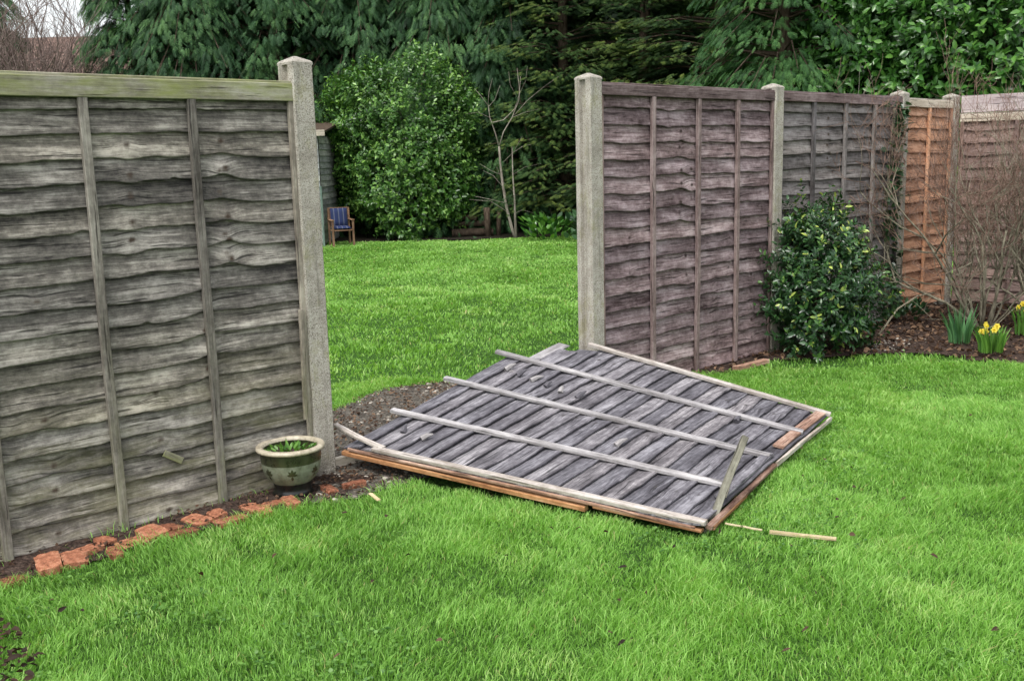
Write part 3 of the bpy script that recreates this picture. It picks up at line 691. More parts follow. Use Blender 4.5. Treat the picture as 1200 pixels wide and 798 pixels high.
# ------------------------------------------------------------------ foliage builders
def clump_bush(name, trunkname, loc, rx, ry, h, nshoot, nleaf, L, Wd, mat, label, cat, seed, tipbright=0., lob=.12, taper=0., base=.05, fill=.35, group=None, tone=(.45, .22), power=2.6, shootlen=.25, topup=.6, stems=5, mstem=None, flat=.0):
    rs = np.random.RandomState(seed); o = thing(name, loc, label, cat, group)
    # shoots start on a lumpy super-ellipsoid surface
    n = nshoot; z = rs.rand(n)*2-1; a = rs.rand(n)*2*np.pi; rad = (1-np.abs(z)**power)**(1/power)
    dirv = np.stack([rad*np.cos(a), rad*np.sin(a), z], 1)
    lump = 1+lob*fbm(a*1.6+seed, z*2.2, seed, 3)+lob*.5*vnoise(np.cos(a)*5+seed, z*5+np.sin(a)*5, seed+2)
    depth = 1-fill*rs.rand(n)**2.2
    pos = dirv*np.array([rx, ry, h/2])*(lump*depth)[:, None]+np.array([0, 0, h/2+base])
    pos[:, :2] *= (1-taper*(pos[:, 2]/h-.45))[:, None]
    pos[:, 2] = np.maximum(pos[:, 2], .03)
    out = dirv*np.array([1, 1, .6])+np.array([0, 0, topup])+rs.randn(n, 3)*.35; out /= np.linalg.norm(out, axis=1)[:, None]
    parts = []
    t = (np.arange(nleaf)+.5)/nleaf
    P = (pos[:, None]+out[:, None]*(t[None, :, None]*shootlen*(.6+.6*rs.rand(n))[:, None, None])).reshape(-1, 3)
    k = len(P); oo = np.repeat(out, nleaf, 0)
    ph = rs.rand(k)*6.28; ra = np.cross(oo, np.array([.1, .2, 1.])); ra /= np.linalg.norm(ra, axis=1)[:, None]+1e-9; rb = np.cross(oo, ra)
    ld = oo*(.35+.5*np.tile(t, n))[:, None]+ra*np.cos(ph)[:, None]+rb*np.sin(ph)[:, None]
    sc = .65+.55*rs.rand(k)
    tn = tone[0]+tone[1]*rs.randn(k)+np.repeat(.18*fbm(pos[:, 0]*2.5+seed, pos[:, 2]*2.5, seed+4), nleaf)+tipbright*(np.tile(t, n) > .66)*np.repeat(rs.rand(n) < .45, nleaf)
    parts.append((*leafset(P, ld, L*sc, Wd*sc, up=oo+rs.randn(k, 3)*.25, fold=.3, droop=.18, rs=rs), tn))
    leafobj('crown', parts, mat, o)
    q = MB()
    for j in range(stems):
        a = rs.rand()*6.28; r = rs.rand()*.55; top = np.array([math.cos(a)*rx*r, math.sin(a)*ry*r, h*(.55+.3*rs.rand())])
        b = np.array([math.cos(a)*rx*.1, math.sin(a)*ry*.1, -.02]); pts = [b+(top-b)*f+rs.randn(3)*.02*h*f for f in np.linspace(0, 1, 6)]
        tube(q, pts, np.linspace(.022, .006, 6)*max(.5, h/1.5), 7)
    q.build(trunkname, mstem or M['bark'], o, True)
    return o

# frond template of a cypress spray, unit length along +x, hanging
def frond_template(nl=20, wid=.34, leafw=.042, seed=0, droop=.35):
    rs = np.random.RandomState(seed); V = []; T = []
    for i in range(nl):
        f = (i+.5)/nl; side = 1 if i % 2 else -1
        c = np.array([f, 0, -droop*f*f]); L = wid*(math.sin(math.pi*min(1, f*.85+.12))**.8)*(.8+.4*rs.rand())
        d = np.array([.62, side*.85, -.25-.3*f+rs.uniform(-.15, .15)]); d /= np.linalg.norm(d)
        p = np.array([-d[1], d[0], 0])*leafw*.5; tip = c+d*L
        k = len(V); V += [c-p, c+p, tip+p*.5+np.array([0, 0, -.03]), tip-p*.5+np.array([0, 0, -.03])]; T.append((k, k+1, k+2, k+3))
    k = len(V); V += [np.array([0, -.012, 0]), np.array([0, .012, 0]), np.array([.95, .004, -droop*.9]), np.array([.95, -.004, -droop*.9])]; T.append((k, k+1, k+2, k+3))
    return np.array(V), np.array(T)
def place_fronds(tmpl, pos, dirs, scale, rs, roll=.5):
    TV, TQ = tmpl; n = len(pos); d = dirs/np.linalg.norm(dirs, axis=1)[:, None]
    up = np.tile(np.array([0, 0, 1.]), (n, 1))+rs.randn(n, 3)*roll
    s = np.cross(up, d); s /= np.linalg.norm(s, axis=1)[:, None]+1e-9; u = np.cross(d, s)
    V = pos[:, None]+scale[:, None, None]*(TV[None, :, 0:1]*d[:, None]+TV[None, :, 1:2]*s[:, None]+TV[None, :, 2:3]*u[:, None])
    Q = (np.arange(n)[:, None, None]*len(TV)+TQ[None]).reshape(-1, 4)
    return V, Q
def conifer_mesh(h, r, seed, mat, limbs=110, per=26, size=.42, droop=.35, hang=.35, tonem=.42, plume=True, zlow=.02, tip=.25, rise=.15, wid=.34):
    rs = np.random.RandomState(seed); tm = frond_template(17, wid=wid, leafw=.06, seed=seed, droop=droop)
    z = h*(zlow+(1-zlow)*rs.rand(limbs)**1.05); a = rs.rand(limbs)*2*np.pi
    ln = r*np.clip((1-z/h)*1.15, .06, 1)**.62*(.72+.42*rs.rand(limbs))
    P = []; Dd = []; Sc = []; Tn = []; br = MB()
    for i in range(limbs):
        o_ = np.array([math.cos(a[i]), math.sin(a[i]), 0]); tn = tonem+.17*rs.randn()
        f = .28+.72*rs.rand(per)**.75
        c = o_[None]*(f*ln[i])[:, None]; c[:, 2] = z[i]+ln[i]*(rise*f-.5*hang*f*f*1.3)
        sdv = np.array([-o_[1], o_[0], 0]); off = rs.randn(per)
        c = c+sdv[None]*(off*.11*ln[i]*(.5+f))[:, None]+np.array([0, 0, 1])*(rs.randn(per)*.05)[:, None]
        dd = o_[None]*(.8+.2*f)[:, None]+sdv[None]*(off*.55)[:, None]+np.array([0, 0, 1.])[None]*(rise-hang*f-.25*rs.rand(per))[:, None]
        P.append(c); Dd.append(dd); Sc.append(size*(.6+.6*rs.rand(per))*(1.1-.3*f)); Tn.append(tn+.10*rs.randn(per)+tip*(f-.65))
        e = np.array([0, 0, z[i]]); tube(br, [e, e+o_*ln[i]*.5+np.array([0, 0, rise*ln[i]*.5]), e+o_*ln[i]*.92+np.array([0, 0, ln[i]*(rise*.92-.55*hang)])], [.022, .014, .004], 4, False)
    V, Q = place_fronds(tm, np.concatenate(P), np.concatenate(Dd), np.concatenate(Sc), rs, .35)
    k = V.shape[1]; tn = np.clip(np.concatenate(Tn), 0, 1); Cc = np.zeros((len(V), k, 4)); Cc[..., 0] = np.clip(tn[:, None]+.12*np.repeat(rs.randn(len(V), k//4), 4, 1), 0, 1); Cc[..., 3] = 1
    crown = fastmesh('crown', V.reshape(-1, 3), Q, np.zeros((0, 3), int), Cc.reshape(-1, 4), mat)
    tr = [(0, 0, -.05), (rs.randn()*.03, rs.randn()*.03, h*.3), (rs.randn()*.05, 0, h*.65), (0, 0, h*.97)]
    tube(br, tr, [.16, .12, .07, .015], 9); return crown, br.mesh('trunk', M['bark'], True)
def tree_from(meshes, name, x, y, sc, rz, label, cat='conifer', group=None):
    o = thing(name, (x, y, .0), label, cat, group, rz); o.scale = sc if isinstance(sc, tuple) else (sc,)*3
    link(bpy.data.objects.new('crown', meshes[0]), o); link(bpy.data.objects.new('trunk', meshes[1]), o); return o
def X_(px, Y): return (px-600)/F_PX*Y*1.0
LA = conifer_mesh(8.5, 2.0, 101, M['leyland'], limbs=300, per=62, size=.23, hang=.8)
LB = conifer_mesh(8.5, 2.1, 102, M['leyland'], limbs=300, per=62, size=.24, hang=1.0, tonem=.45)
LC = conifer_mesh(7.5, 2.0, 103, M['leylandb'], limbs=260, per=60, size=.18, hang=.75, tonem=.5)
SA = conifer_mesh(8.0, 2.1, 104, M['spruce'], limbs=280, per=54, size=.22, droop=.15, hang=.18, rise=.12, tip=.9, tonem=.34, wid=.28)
gC = 'tall dark cypress trees along the back of the garden'
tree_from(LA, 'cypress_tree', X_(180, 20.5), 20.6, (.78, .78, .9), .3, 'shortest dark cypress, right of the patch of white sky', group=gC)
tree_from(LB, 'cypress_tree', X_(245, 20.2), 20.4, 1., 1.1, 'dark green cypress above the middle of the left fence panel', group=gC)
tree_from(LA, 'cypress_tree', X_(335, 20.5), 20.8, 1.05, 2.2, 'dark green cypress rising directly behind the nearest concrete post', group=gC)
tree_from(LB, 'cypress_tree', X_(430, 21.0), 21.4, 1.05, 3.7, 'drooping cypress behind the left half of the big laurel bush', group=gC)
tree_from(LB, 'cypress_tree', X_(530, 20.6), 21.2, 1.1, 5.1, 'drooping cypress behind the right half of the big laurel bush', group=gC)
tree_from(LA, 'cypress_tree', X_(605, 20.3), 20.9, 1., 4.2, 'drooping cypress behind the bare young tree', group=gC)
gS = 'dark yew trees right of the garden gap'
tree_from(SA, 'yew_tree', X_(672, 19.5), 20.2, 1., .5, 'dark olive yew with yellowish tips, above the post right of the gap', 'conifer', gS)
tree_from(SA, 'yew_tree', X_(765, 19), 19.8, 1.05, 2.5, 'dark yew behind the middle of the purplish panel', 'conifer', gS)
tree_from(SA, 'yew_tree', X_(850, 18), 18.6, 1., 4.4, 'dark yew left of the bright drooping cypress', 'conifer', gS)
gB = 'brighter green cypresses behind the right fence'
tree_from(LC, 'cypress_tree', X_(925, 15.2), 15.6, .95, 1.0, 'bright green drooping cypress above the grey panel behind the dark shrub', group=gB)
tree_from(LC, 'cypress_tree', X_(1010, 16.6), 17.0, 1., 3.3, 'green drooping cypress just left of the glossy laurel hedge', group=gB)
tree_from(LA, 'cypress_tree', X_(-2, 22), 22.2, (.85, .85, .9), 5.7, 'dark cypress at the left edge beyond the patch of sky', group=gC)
# dense mass behind them that closes the view
def backwood():
    rs = np.random.RandomState(9); tm = frond_template(14, wid=.4, leafw=.13, seed=3, droop=.4); n = 9000
    x = -8.2+rs.rand(n)*24; z = rs.rand(n)*8.6; y = 22.6-.0*x+rs.rand(n)*.9+.5*fbm(x*.7, z*.7, 5)-np.clip(x-3, 0, 9)*.45
    keep = ((x > -7.6+.5*fbm(z, z, 4)) | (z < 3.4+.6*fbm(x*1.2, x, 5))); x, y, z = x[keep], y[keep], z[keep]; n = len(x)
    d = np.stack([rs.randn(n)*.6, -1+0*x, -.8+rs.randn(n)*.3], 1)
    V, Q = place_fronds(tm, np.stack([x, y, z], 1), d, .8+.4*rs.rand(n), rs, .4)
    Cc = np.zeros((n, V.shape[1], 4)); Cc[..., 0] = np.clip(.2+.15*rs.randn(n), 0, 1)[:, None]; Cc[..., 3] = 1
    me = fastmesh('evergreen_hedge', V.reshape(-1, 3), Q, np.zeros((0, 3), int), Cc.reshape(-1, 4), M['spruce'])
    tag(link(bpy.data.objects.new('evergreen_hedge', me)), 'dark mass of evergreen foliage closing the view behind the trees', 'hedge', kind='stuff')
backwood()

# big laurel bush
clump_bush('laurel_bush', 'trunk', (X_(480, 19.2)+.05, 19.6, 0), 1.27, 1.2, 3.02, 5600, 9, .078, .038, M['laurel'], 'big rounded glossy laurel bush standing on the far lawn', 'bush', 61, tipbright=.3, lob=.26, base=.12, fill=.35, tone=(.40, .20), power=2.9, shootlen=.30, stems=6)
# laurel hedge on the right
gH = 'laurels of the hedge behind the corner'
for k, (px, Y, rx, h, lb) in enumerate([(1058, 14.6, 1.15, 4.6, 'tall glossy laurel directly above the corner post'), (1135, 14.0, 1.2, 4.9, 'tall glossy laurel in the top right, right of the corner post'), (1225, 13.6, 1.3, 5.0, 'tall glossy laurel cut by the right picture edge')]):
    clump_bush('laurel_bush', 'trunk', (X_(px, Y), Y+.9, 0), rx, 1.0, h, 1900, 9, .12, .055, M['laurelb'], lb, 'bush', 70+k, tipbright=.25, lob=.16, base=.3, fill=.35, tone=(.42, .18), power=3., shootlen=.34, group=gH)
# dark round shrub at the fence
sc_ = at(953, 413)
clump_bush('evergreen_shrub', 'stem', (sc_[0], sc_[1], 0), .385, .37, .96, 1200, 12, .044, .018, M['darkleaf'], 'dark round evergreen shrub with yellowish tips against the fence', 'shrub', 91, tipbright=.42, lob=.36, taper=.65, base=.0, fill=.5, tone=(.32, .19), power=2.2, shootlen=.16, topup=.8)

# ------------------------------------------------------------------ bare young tree
YT = 18.6
def pl(pts, Y=YT): return [aty(px, py, Y+(d[0] if d else 0)) for px, py, *d in pts]
o = thing('young_tree', aty(604, 281, YT)*np.array([1, 1, 0]), 'slender bare young tree with pale twin stems on the far lawn', 'tree'); OT = np.array(o.location)
def sub(l): return [p-OT for p in l]
q = MB(); tube(q, sub(pl([(605, 282), (600, 268), (594, 245), (589, 215), (586, 190), (585, 172)])), [.036, .029, .026, .023, .020, .017], 8); q.build('trunk', M['birch'], o, True)
q = MB(); tube(q, sub(pl([(605, 281), (604, 262), (603, 235), (601, 205), (600, 172)])), [.028, .023, .018, .013, .007], 8); q.build('second_stem', M['birch'], o, True)
for pts, r_ in (([(585, 172), (580, 155), (574, 138), (572, 122)], .02), ([(585, 172), (590, 155), (600, 138), (608, 118), (610, 90)], .018), ([(577, 144), (590, 141), (603, 128), (609, 110), (606, 80)], .014),
                ([(572, 124), (563, 112), (556, 104)], .010), ([(572, 124), (573, 108), (577, 92)], .009), ([(572, 126), (580, 117), (586, 100)], .009), ([(587, 205), (575, 200), (562, 192)], .008),
                ([(592, 238), (575, 234), (556, 230)], .010), ([(590, 220), (578, 206), (566, 200)], .008), ([(604, 250), (612, 246), (626, 250)], .008), ([(600, 180), (612, 172), (628, 168)], .008),
                ([(603, 135), (618, 118), (640, 100), (655, 90)], .008), ([(600, 138), (615, 132), (632, 128)], .007), ([(594, 248), (575, 236), (550, 234)], .008), ([(609, 110), (616, 95), (618, 78)], .006), ([(608, 118), (598, 100), (596, 84)], .006), ([(590, 190), (602, 178), (612, 160)], .007), ([(601, 205), (615, 196), (634, 192)], .006), ([(574, 138), (560, 132), (545, 134)], .006), ([(602, 225), (590, 214), (582, 196)], .006)):
    q = MB(); P_ = sub(pl(pts)); tube(q, P_, np.linspace(r_*.75, r_*.25, len(P_)), 6); q.build('branch', M['birch'], o, True)

# ------------------------------------------------------------------ twiggy bushes
def twig_bush(name, loc, h, spread, seed, label, mats, nst=9, depth=4, rad=.016, group=None, lean=(0, 0), kids=(2, 4)):
    rs = np.random.RandomState(seed); o = thing(name, loc, label, 'bush', group); A = MB(); B = MB()
    def grow(p, d, L, r, lv):
        pts = [p]; dd = d.copy(); k = 6
        for i in range(k):
            dd = dd+rs.randn(3)*.13+np.array([0, 0, .05]); dd /= np.linalg.norm(dd); pts.append(pts[-1]+dd*L/k)
        tube(A if lv < 3 else B, pts, np.linspace(r, r*.55, k+1), 6 if lv < 2 else 4, lv < 1)
        if lv >= depth: return
        for j in range(rs.randint(kids[0], kids[1]+1)+(1 if lv == 0 else 0)):
            f = rs.randint(2, k+1); nd = dd*.8+rs.randn(3)*.48+np.array([0, 0, .22]); nd /= np.linalg.norm(nd)
            grow(pts[f], nd, L*rs.uniform(.55, .85), max(r*.60*(1.1-.05*f), .0016), lv+1)
    for s in range(nst):
        a = 2*math.pi*s/nst+rs.randn()*.3; d = np.array([math.cos(a)*spread+lean[0], math.sin(a)*spread+lean[1], 1.]); d /= np.linalg.norm(d)
        grow(np.array([math.cos(a)*.05, math.sin(a)*.05, -.02]), d, h*.36*rs.uniform(.8, 1.2), rad*rs.uniform(.6, 1.), 0)
    A.build('stems', mats[0], o, True)
    if B.n: B.build('twigs', mats[1], o, True)
    return o
tb = at(1142, 388)
twig_bush('bare_bush', (tb[0]+.06, tb[1], .03), 2.08, .55, 5, 'large leafless bush of arching grey stems with reddish tips in the corner bed', (M['twig'], M['redtwig']), nst=11, depth=5, rad=.015, kids=(2, 4))
tb2 = at(1215, 392)
twig_bush('bare_bush', (tb2[0]+.15, tb2[1]+.1, .03), 1.95, .5, 8, 'leafless bush at the right picture edge with tangled greenish twigs', (M['twig'], M['twig']), nst=12, depth=5, rad=.014, lean=(-.1, 0), kids=(2, 3))
for k, (px, Y, h) in enumerate(((20, 20.5, 7.2), (60, 20.2, 5.7), (92, 20.8, 5.5))):
    twig_bush('bare_bush', (X_(px, Y), Y, 0), h, .35, 20+k, ('brown leafless thicket at the far left edge above the fence', 'brown leafless thicket below the patch of sky', 'thin leafless thicket left of the shortest cypress')[k], (M['browntwig'], M['browntwig']), nst=11, depth=4, rad=.05, group='brown thickets at the far left')
twig_bush('bare_sapling', (X_(1006, 12.6), 12.6, 0), 3.0, .10, 33, 'thin pale leafless sapling behind the ivy-grown post', (M['birch'], M['birch']), nst=3, depth=2, rad=.022, kids=(4, 6))

# ------------------------------------------------------------------ ivy, daffodils, little plants
def leafy(name, label, cat, pos, dirs, L, Wd, mat, tone, loc, extra=None):
    o = thing(name, loc, label, cat); leafobj('leaves', [(*leafset(pos, dirs, L, Wd), tone)], mat, o); return o
rs = np.random.RandomState(4); n = 300; pz = rs.rand(n)**.8*1.82; wv = .05*np.sin(pz*5)+.09*rs.randn(n)*(.6+.5*np.sin(pz*7+1)**2)
b0 = fl(SP*3-.22, 0); pos = np.stack([D[0]*wv+N[0]*(.062+.035*rs.rand(n)), D[1]*wv+N[1]*(.062+.035*rs.rand(n)), pz], 1)
dirs = np.stack([N[0]+rs.randn(n)*.7, N[1]+rs.randn(n)*.7, -.5+rs.randn(n)*.5], 1)
iv = leafy('ivy', 'dark ivy climbing the post beside the orange panel', 'climbing plant', pos, dirs, .035+.04*rs.rand(n), .035+.03*rs.rand(n), M['ivy'], rs.rand(n), b0)
q = MB()
for k in range(4):
    x = rs.randn()*.05; tube(q, [(D[0]*(x+.04*math.sin(z*4+k))+N[0]*.062, D[1]*(x+.04*math.sin(z*4+k))+N[1]*.062, z) for z in np.linspace(0, 1.75, 14)], np.linspace(.007, .003, 14), 5)
q.build('stems', M['twig'], iv, True)
def blades(mb, n, h, spread, w, rs, upright=.25):
    for k in range(n):
        a = rs.rand()*6.28; r = spread*math.sqrt(rs.rand()); b = np.array([r*math.cos(a), r*math.sin(a), 0]); d = np.array([math.cos(a), math.sin(a), 0])*upright*rs.uniform(.2, 1.3)+rs.randn(3)*.08*np.array([1, 1, 0])
        H = h*rs.uniform(.6, 1.1); s = np.array([-math.sin(a+1), math.cos(a+1), 0])*w/2; t = rs.rand()
        V = []
        for f, ww in ((0, .8), (.35, 1), (.7, .85), (1, .1)):
            c = b+d*H*f*f*1.1+np.array([0, 0, H*(f-.12*f*f*(1 if t > .5 else 0))]); V += [c-s*ww, c+s*ww]
        mb.add(V, [(0, 1, 3, 2), (2, 3, 5, 4), (4, 5, 7, 6)], None, (rs.rand(), 0, 0, 1))
def daffodils(px, py, nb, h, spread, nfl, label, seed, mat):
    rs = np.random.RandomState(seed); p = at(px, py); o = thing('daffodil_clump', (p[0], p[1], .04), label, 'flowers', 'daffodil clumps in the bed')
    q = MB(); blades(q, nb, h, spread, .013, rs); q.build('leaves', mat, o)
    for k in range(nfl):
        a = rs.rand()*6.28; r = spread*1.1*rs.rand()**.5; z = h*rs.uniform(.75, 1.08); top = np.array([math.cos(a)*r, math.sin(a)*r-.02, z])
        s = MB(); tube(s, [(top[0]*.5, top[1]*.5, 0), (top[0]*.9, top[1]*.9, z*.6), tuple(top)], .003, 5); s.build('flower_stalk', mat, o, True)
        fd = np.array([rs.randn()*.5, -1, .1+rs.randn()*.2]); fd /= np.linalg.norm(fd); sx = np.cross(fd, (0, 0, 1.)); sx /= np.linalg.norm(sx); sy = np.cross(sx, fd)
        f = MB()
        for j in range(6):
            t = j*math.pi/3; e = sx*math.cos(t)+sy*math.sin(t); g_ = -sx*math.sin(t)+sy*math.cos(t); rr = .024
            f.add([top, top+e*rr*.5+g_*.011+fd*.002, top+e*rr+fd*.004, top+e*rr*.5-g_*.011+fd*.002], [(0, 1, 2, 3)], None, (.7, 0, 0, 1))
        fo = f.build('flower', M['petal'], o); f = MB(); tube(f, [top, top+fd*.008, top+fd*.016], [.005, .006, .009], 8, False, (0, 0, 0, 1)); f.build('trumpet', M['petal'], fo)
daffodils(1124, 408, 60, .27, .07, 0, 'tall clump of bluish green leaves without open flowers', 1, M['daff'])
daffodils(1160, 419, 80, .19, .08, 8, 'clump of daffodils with open yellow flowers', 2, M['daffb'])
daffodils(1202, 398, 60, .22, .08, 5, 'daffodil clump cut by the right picture edge', 3, M['daffb'])
def tuft(px, py, z, n, L, Wd, mat, label, seed, sp_=.12, h=.15, Y=None, name='small_plant'):
    rs = np.random.RandomState(seed); p = at(px, py); loc = (p[0], p[1], z)
    a = rs.rand(n)*6.28; r = sp_*np.sqrt(rs.rand(n)); pos = np.stack([r*np.cos(a), r*np.sin(a), h*rs.rand(n)], 1); d = np.stack([np.cos(a)+rs.randn(n)*.4, np.sin(a)+rs.randn(n)*.4, .5+rs.rand(n)], 1)
    return leafy(name, label, 'plant', pos, d, L*(.6+.7*rs.rand(n)), Wd, mat, rs.rand(n), loc)
tuft(1062, 381, .06, 90, .08, .035, M['ivy'], 'small dark leafy plant at the foot of the ivy-grown post', 5, .13, .12)
tuft(640, 282, .03, 120, .16, .08, M['laurelb'], 'low leafy plant under the trees right of the bare young tree', 6, .4, .35)
tuft(700, 283, .03, 140, .16, .08, M['ivy'], 'low dark plant under the trees beside the second post', 7, .5, .4)
# low rustic log frame under the trees
o = thing('log_stack', aty(556, 276, 19.0)*np.array([1, 1, 0]), 'low stack of brown logs under the trees right of the laurel bush', 'logs'); 
for k, (a, b, r_) in enumerate((((-.42, 0, .10), (.35, .05, .09), .07), ((-.40, .1, .24), (.30, .1, .25), .055), ((.26, -.05, 0), (.24, -.05, .55), .06), ((-.35, .15, .37), (.05, .0, .36), .05), ((.45, .1, 0), (.47, .12, .48), .045))):
    q = MB(); tube(q, [a, tuple((np.array(a)+np.array(b))/2+np.array([0, .01, .01])), b], r_, 10); q.build('log', M['bark'], o, True)

# ------------------------------------------------------------------ leaf litter and stones
def litter(name, poly, n, L, hf, label, seed, mat, tone=(0, 1), up=.25):
    rs = np.random.RandomState(seed); lo = poly.min(0); hi = poly.max(0); x = lo[0]+(hi[0]-lo[0])*rs.rand(n*3); y = lo[1]+(hi[1]-lo[1])*rs.rand(n*3)
    k = inpoly(x, y, poly); x = x[k][:n]; y = y[k][:n]; n = len(x); a = rs.rand(n)*6.28
    pos = np.stack([x, y, hf(x, y)+.008+.012*rs.rand(n)], 1); d = np.stack([np.cos(a), np.sin(a), rs.randn(n)*up], 1)
    ob = leafobj(name, [(*leafset(pos, d, L*(.5+.8*rs.rand(n)), L*(.3+.4*rs.rand(n)), fold=.5, droop=.3, rs=rs), tone[0]+(tone[1]-tone[0])*rs.rand(n))], mat)
    return tag(ob, label, 'leaves', kind='stuff')
litter('leaf_litter', BEDP, 9000, .045, bedh, 'brown leaf litter covering the corner flower bed', 1, M['deadleaf'])
litter('leaf_litter', np.array([at(-30, 730), at(20, 745), at(45, 790), at(20, 830), at(-60, 830)])[:, :2], 170, .030, lambda x, y: .03+0*x, 'dark dead leaves on the lawn in the bottom left corner', 2, M['deadleaf'], (0, .35))
litter('dead_leaves', np.array([at(0, 690), at(420, 600), at(1190, 470), at(1190, 790), at(0, 790)])[:, :2], 46, .026, lambda x, y: .035+0*x, 'scattered brown dead leaves lying in the front lawn', 3, M['deadleaf'], (0, .6))
litter('wood_chips', SOIL, 2600, .022, lambda x, y: .012+0*x, 'bark chips and leaf crumbs on the bare soil behind the fallen panel', 4, M['deadleaf'], (.1, 1))
litter('soil_crumbs', STRIP, 1500, .02, lambda x, y: .012+0*x, 'dark leaf crumbs between the old bricks', 5, M['deadleaf'], (0, .7))
def clover(n, seed):
    rs = np.random.RandomState(seed); x = -3+7.4*rs.rand(n*4); y = 2.6+4.0*rs.rand(n*4)
    k = (fbm(x*1.9, y*1.9, 61) > .22) & (np.abs(x) < y*.56+.6)
    for P_ in (BEDP, SOIL, STRIP, np.array([FALL[c_] for c_ in 'LFRC'])[:, :2]): k &= ~inpoly(x, y, P_)
    x = x[k][:n]; y = y[k][:n]; n = len(x); x = np.repeat(x, 5)+.012*rs.randn(n*5); y = np.repeat(y, 5)+.012*rs.randn(n*5); m_ = len(x); a = rs.rand(m_)*6.28
    pos = np.stack([x, y, .018+.016*rs.rand(m_)], 1); d = np.stack([np.cos(a), np.sin(a), .1+.3*rs.rand(m_)], 1); L = .007+.009*rs.rand(m_)
    ob = leafobj('clover', [(*leafset(pos, d, L, L*.8, fold=.1, droop=.2, rs=rs), rs.rand(m_))], M['weed']); tag(ob, 'small round leaved weeds growing in patches in the front lawn', 'weeds', kind='stuff')
M['weed'] = leafmat('weed_leaves', [(0, (.05, .14, .025)), (1, (.17, .34, .06))], .45, .3, .4)
clover(3600, 12)
def stones(poly, n, seed, label, r=(.004, .014)):
    rs = np.random.RandomState(seed); q = MB(); lo = poly.min(0); hi = poly.max(0); c = 0
    ico = [(0, 0, 1), (.89, 0, .45), (.28, .85, .45), (-.72, .53, .45), (-.72, -.53, .45), (.28, -.85, .45), (.72, .53, -.45), (-.28, .85, -.45), (-.89, 0, -.45), (-.28, -.85, -.45), (.72, -.53, -.45), (0, 0, -1)]
    fc = [(0, 1, 2), (0, 2, 3), (0, 3, 4), (0, 4, 5), (0, 5, 1), (1, 6, 2), (2, 7, 3), (3, 8, 4), (4, 9, 5), (5, 10, 1), (6, 7, 2), (7, 8, 3), (8, 9, 4), (9, 10, 5), (10, 6, 1), (11, 7, 6), (11, 8, 7), (11, 9, 8), (11, 10, 9), (11, 6, 10)]
    while c < n:
        x, y = lo+(hi-lo)*rs.rand(2)
        if not inpoly(np.array([x]), np.array([y]), poly)[0]: continue
        c += 1; k = rs.uniform(*r); V = np.array(ico)*(1+rs.randn(12, 1)*.15)*k*np.array([1.2, 1, .7])+np.array([x, y, .012]); q.add(V, fc, None, (rs.rand(), 0, 0, 1))
    return tag(q.build('gravel', M['stone']), label, 'gravel', kind='stuff')
t = NT('stones'); tr, _, _, _ = t.tint(); M['stone'] = t.done(t.ramp(tr, [(0, (.10, .085, .07)), (.6, (.26, .23, .19)), (1, (.50, .46, .40))]), .8, .3)
stones(SOIL, 900, 1, 'small gravel in the bare soil behind the fallen panel')
stones(np.array([at(1010, 417), at(1090, 416), at(1085, 395), at(1020, 400)])[:, :2]+0, 160, 2, 'small pale stones on the soil right of the dark shrub')
q = MB(); tube(q, [at(1030, 392, .05), aty(1052, 362, 7.6), aty(1075, 347, 7.8), aty(1095, 343, 8.0)], [.008, .007, .006, .004], 6); tag(q.build('arching_stem', M['twig']), 'thin arching stem in front of the foot of the orange panel', 'branch')

# ------------------------------------------------------------------ shed and chair
YS = 17.9
xr = X_(383, YS); sh = thing('garden_shed', (xr, YS, 0), 'small pale grey boarded shed, its corner showing right of the near post', 'shed')
Wd, Dp, Hs = 2.0, 1.6, 1.95
m = MB(); nb = 17
for i in range(nb):
    z0 = .06+i*(Hs-.12)/nb; z1 = z0+(Hs-.12)/nb+.008; M_ = None
    V = [(-Wd, -.022, z0), (0, -.022, z0), (0, -.004, z1), (-Wd, -.004, z1), (-Wd, 0, z0), (0, 0, z0)]
    uvs = [(0, z0+i), (Wd, z0+i), (Wd, z1+i), (0, z1+i), (0, z0), (Wd, z0)]
    m.add(V, [(0, 1, 2, 3), (4, 5, 1, 0)], uvs, (random.random(), 0, .0, 1))
    V = [(.022, 0, z0), (.022, Dp, z0), (.004, Dp, z1), (.004, 0, z1), (0, 0, z0), (0, Dp, z0)]
    m.add(V, [(0, 1, 2, 3), (5, 4, 0, 1)], uvs, (random.random(), 0, .0, 1))
box(m, (-Wd, 0.001, .03), (-.001, Dp, Hs-.04)); m.build('wall', M['shed'], sh)
M['green'] = wood('green_paint', (.07, .11, .09), (.12, .18, .145), (.20, .26, .215))
m = MB(); bar(m, (.012, -.03, 0), (.012, -.03, Hs-.9), .035, .03, up=(0, -1, 0)); m.build('corner_post', M['green'], sh)
m = MB(); V = [(-Wd-.08, -.12, Hs), (.14, -.12, Hs), (.14, Dp+.1, Hs+.22), (-Wd-.08, Dp+.1, Hs+.22)]; V += [(x, y, z+.03) for x, y, z in V]
m.add(V, [(0, 3, 2, 1), (4, 5, 6, 7), (0, 1, 5, 4), (1, 2, 6, 5), (2, 3, 7, 6), (3, 0, 4, 7)]); m.build('roof', M['bark'], sh)
m = MB(); bar(m, (-Wd-.08, -.135, Hs), (.15, -.135, Hs), .10, .02, up=(0, -1, 0)); m.build('fascia', M['cream'], sh)
pcn = at(400, 289); ch = thing('garden_chair', (pcn[0], pcn[1]+.1, 0), 'wooden garden chair with blue and white cushion beside the shed', 'chair', rz=.35)
M['chairw'] = wood('chair_wood', (.10, .055, .03), (.19, .11, .065), (.30, .19, .12))
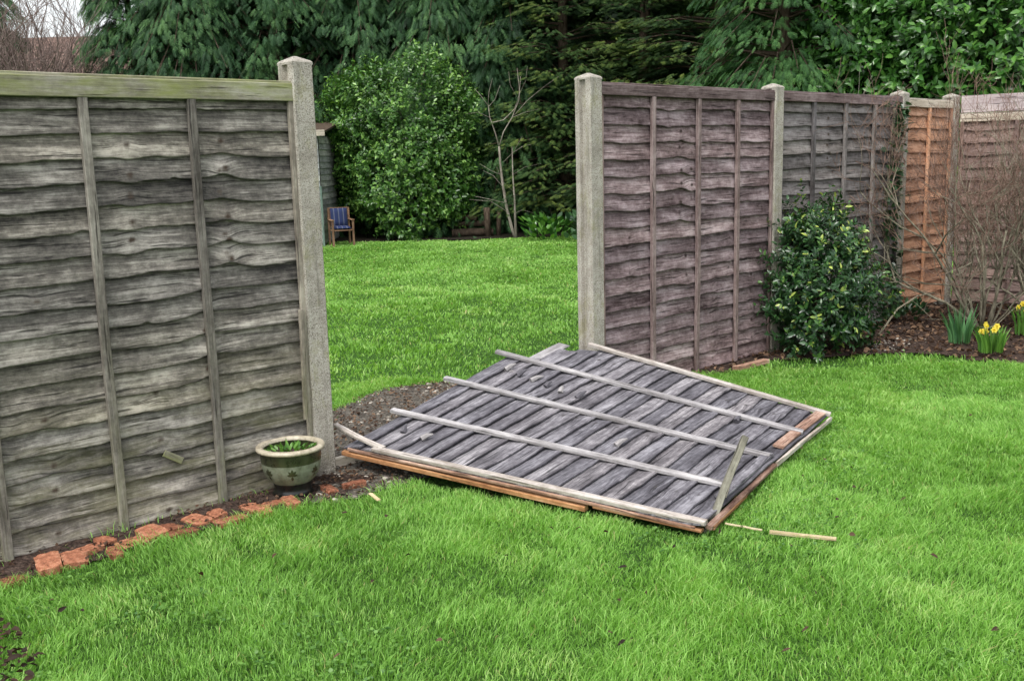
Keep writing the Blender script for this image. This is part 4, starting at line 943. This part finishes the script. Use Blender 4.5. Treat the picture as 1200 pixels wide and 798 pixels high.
for x in (-.24, .24):
    for y, h in ((-.22, .58), (.22, .85)):
        m = MB(); bar(m, (x, y, 0), (x, y+(.05 if h > .7 else 0), h), .045, .045, up=(0, -1, 0)); m.build('leg', M['chairw'], ch)
    m = MB(); bar(m, (x, -.26, .59), (x, .26, .59), .06, .025); m.build('armrest', M['chairw'], ch)
m = MB()
for k in range(6): bar(m, (-.24, -.2+k*.08, .36), (.24, -.2+k*.08, .36), .06, .02)
m.build('seat', M['chairw'], ch)
m = MB()
for k in range(5): bar(m, (-.19+k*.095, .235, .42), (-.19+k*.095, .265, .82), .05, .016, up=(0, -1, 0))
bar(m, (-.24, .27, .84), (.24, .27, .84), .05, .03); m.build('backrest', M['chairw'], ch); ch.scale = (.74, .78, .78)
t = NT('striped_fabric'); sx = t.n('SeparateXYZ'); t.l(t.n('TexCoord').outputs['Object'], sx.inputs[0])
wv_ = t.math('FRACT', t.math('MULTIPLY', sx.outputs[0], 9.), 0.); M['cushion'] = t.done(t.ramp(wv_, [(0, (.025, .035, .10)), (.78, (.025, .035, .08)), (.82, (.09, .10, .14)), (1, (.09, .10, .14))]), .9, .1)
def pillow(mb, a, b, cst, th):      # centre cst, half axes a, b (vectors)
    a = np.array(a); b = np.array(b); nn = np.cross(a, b); nn /= np.linalg.norm(nn); V = []; n_ = 8
    for sgn in (1, -1):
        for j in range(n_+1):
            for i in range(n_+1):
                x = i/n_*2-1; y = j/n_*2-1; V.append(np.array(cst)+a*x+b*y+nn*sgn*th*((1-x**4)*(1-y**4))**.5)
    K = (n_+1)**2; F = []
    for sg in (0, 1):
        for j in range(n_):
            for i in range(n_):
                f = (sg*K+j*(n_+1)+i, sg*K+j*(n_+1)+i+1, sg*K+(j+1)*(n_+1)+i+1, sg*K+(j+1)*(n_+1)+i); F.append(f if sg == 0 else f[::-1])
    mb.add(V, F)
m = MB(); pillow(m, (.21, 0, 0), (0, .21, 0), (0, 0, .41), .045); pc_ = m.build('seat_cushion', M['cushion'], ch, True)
m = MB(); pillow(m, (.20, 0, 0), (0, .03, .20), (0, .20, .64), .045); m.build('back_cushion', M['cushion'], ch, True)

# ------------------------------------------------------------------ the far house roof at the left
t = NT('roof_tiles'); P = t.n('TexCoord').outputs['UV']; wvn = t.n('TexBrick'); wvn.inputs['Scale'].default_value = 3.2
wvn.inputs['Color1'].default_value = (.16, .10, .08, 1); wvn.inputs['Color2'].default_value = (.23, .15, .12, 1); wvn.inputs['Mortar'].default_value = (.07, .045, .04, 1); wvn.inputs['Mortar Size'].default_value = .03
t.l(P, wvn.inputs['Vector']); M['tiles'] = t.done(wvn.outputs[0], .85, .2)
t = NT('house_brick'); P = t.n('TexCoord').outputs['UV']; bk = t.n('TexBrick'); bk.inputs['Scale'].default_value = 5
bk.inputs['Color1'].default_value = (.26, .13, .09, 1); bk.inputs['Color2'].default_value = (.33, .18, .12, 1); bk.inputs['Mortar'].default_value = (.35, .32, .28, 1)
t.l(P, bk.inputs['Vector']); M['hbrick'] = t.done(bk.outputs[0], .9, .15)
YH = 40.; hx = X_(60, YH); ho = thing('brick_house', (hx, YH, 0), 'brown tiled house roof in the distance under the patch of sky', 'house')
m = MB(); box(m, (-7, 0, 0), (4, 8, 4.6)); m.build('wall', M['hbrick'], ho)
m = MB(); V = [(-7.3, -.4, 4.5), (4.3, -.4, 4.5), (4.3, 4, 6.9), (-7.3, 4, 6.9), (-7.3, 8.4, 4.5), (4.3, 8.4, 4.5)]
m.add(V, [(0, 1, 2, 3), (3, 2, 5, 4), (1, 5, 2), (0, 3, 4), (0, 4, 5, 1)], [(0, 0), (11.6, 0), (11.6, 5), (0, 5), (0, 10), (11.6, 10)]); m.build('roof', M['tiles'], ho)

if not S.render.engine == 'CYCLES': S.render.engine = 'CYCLES'
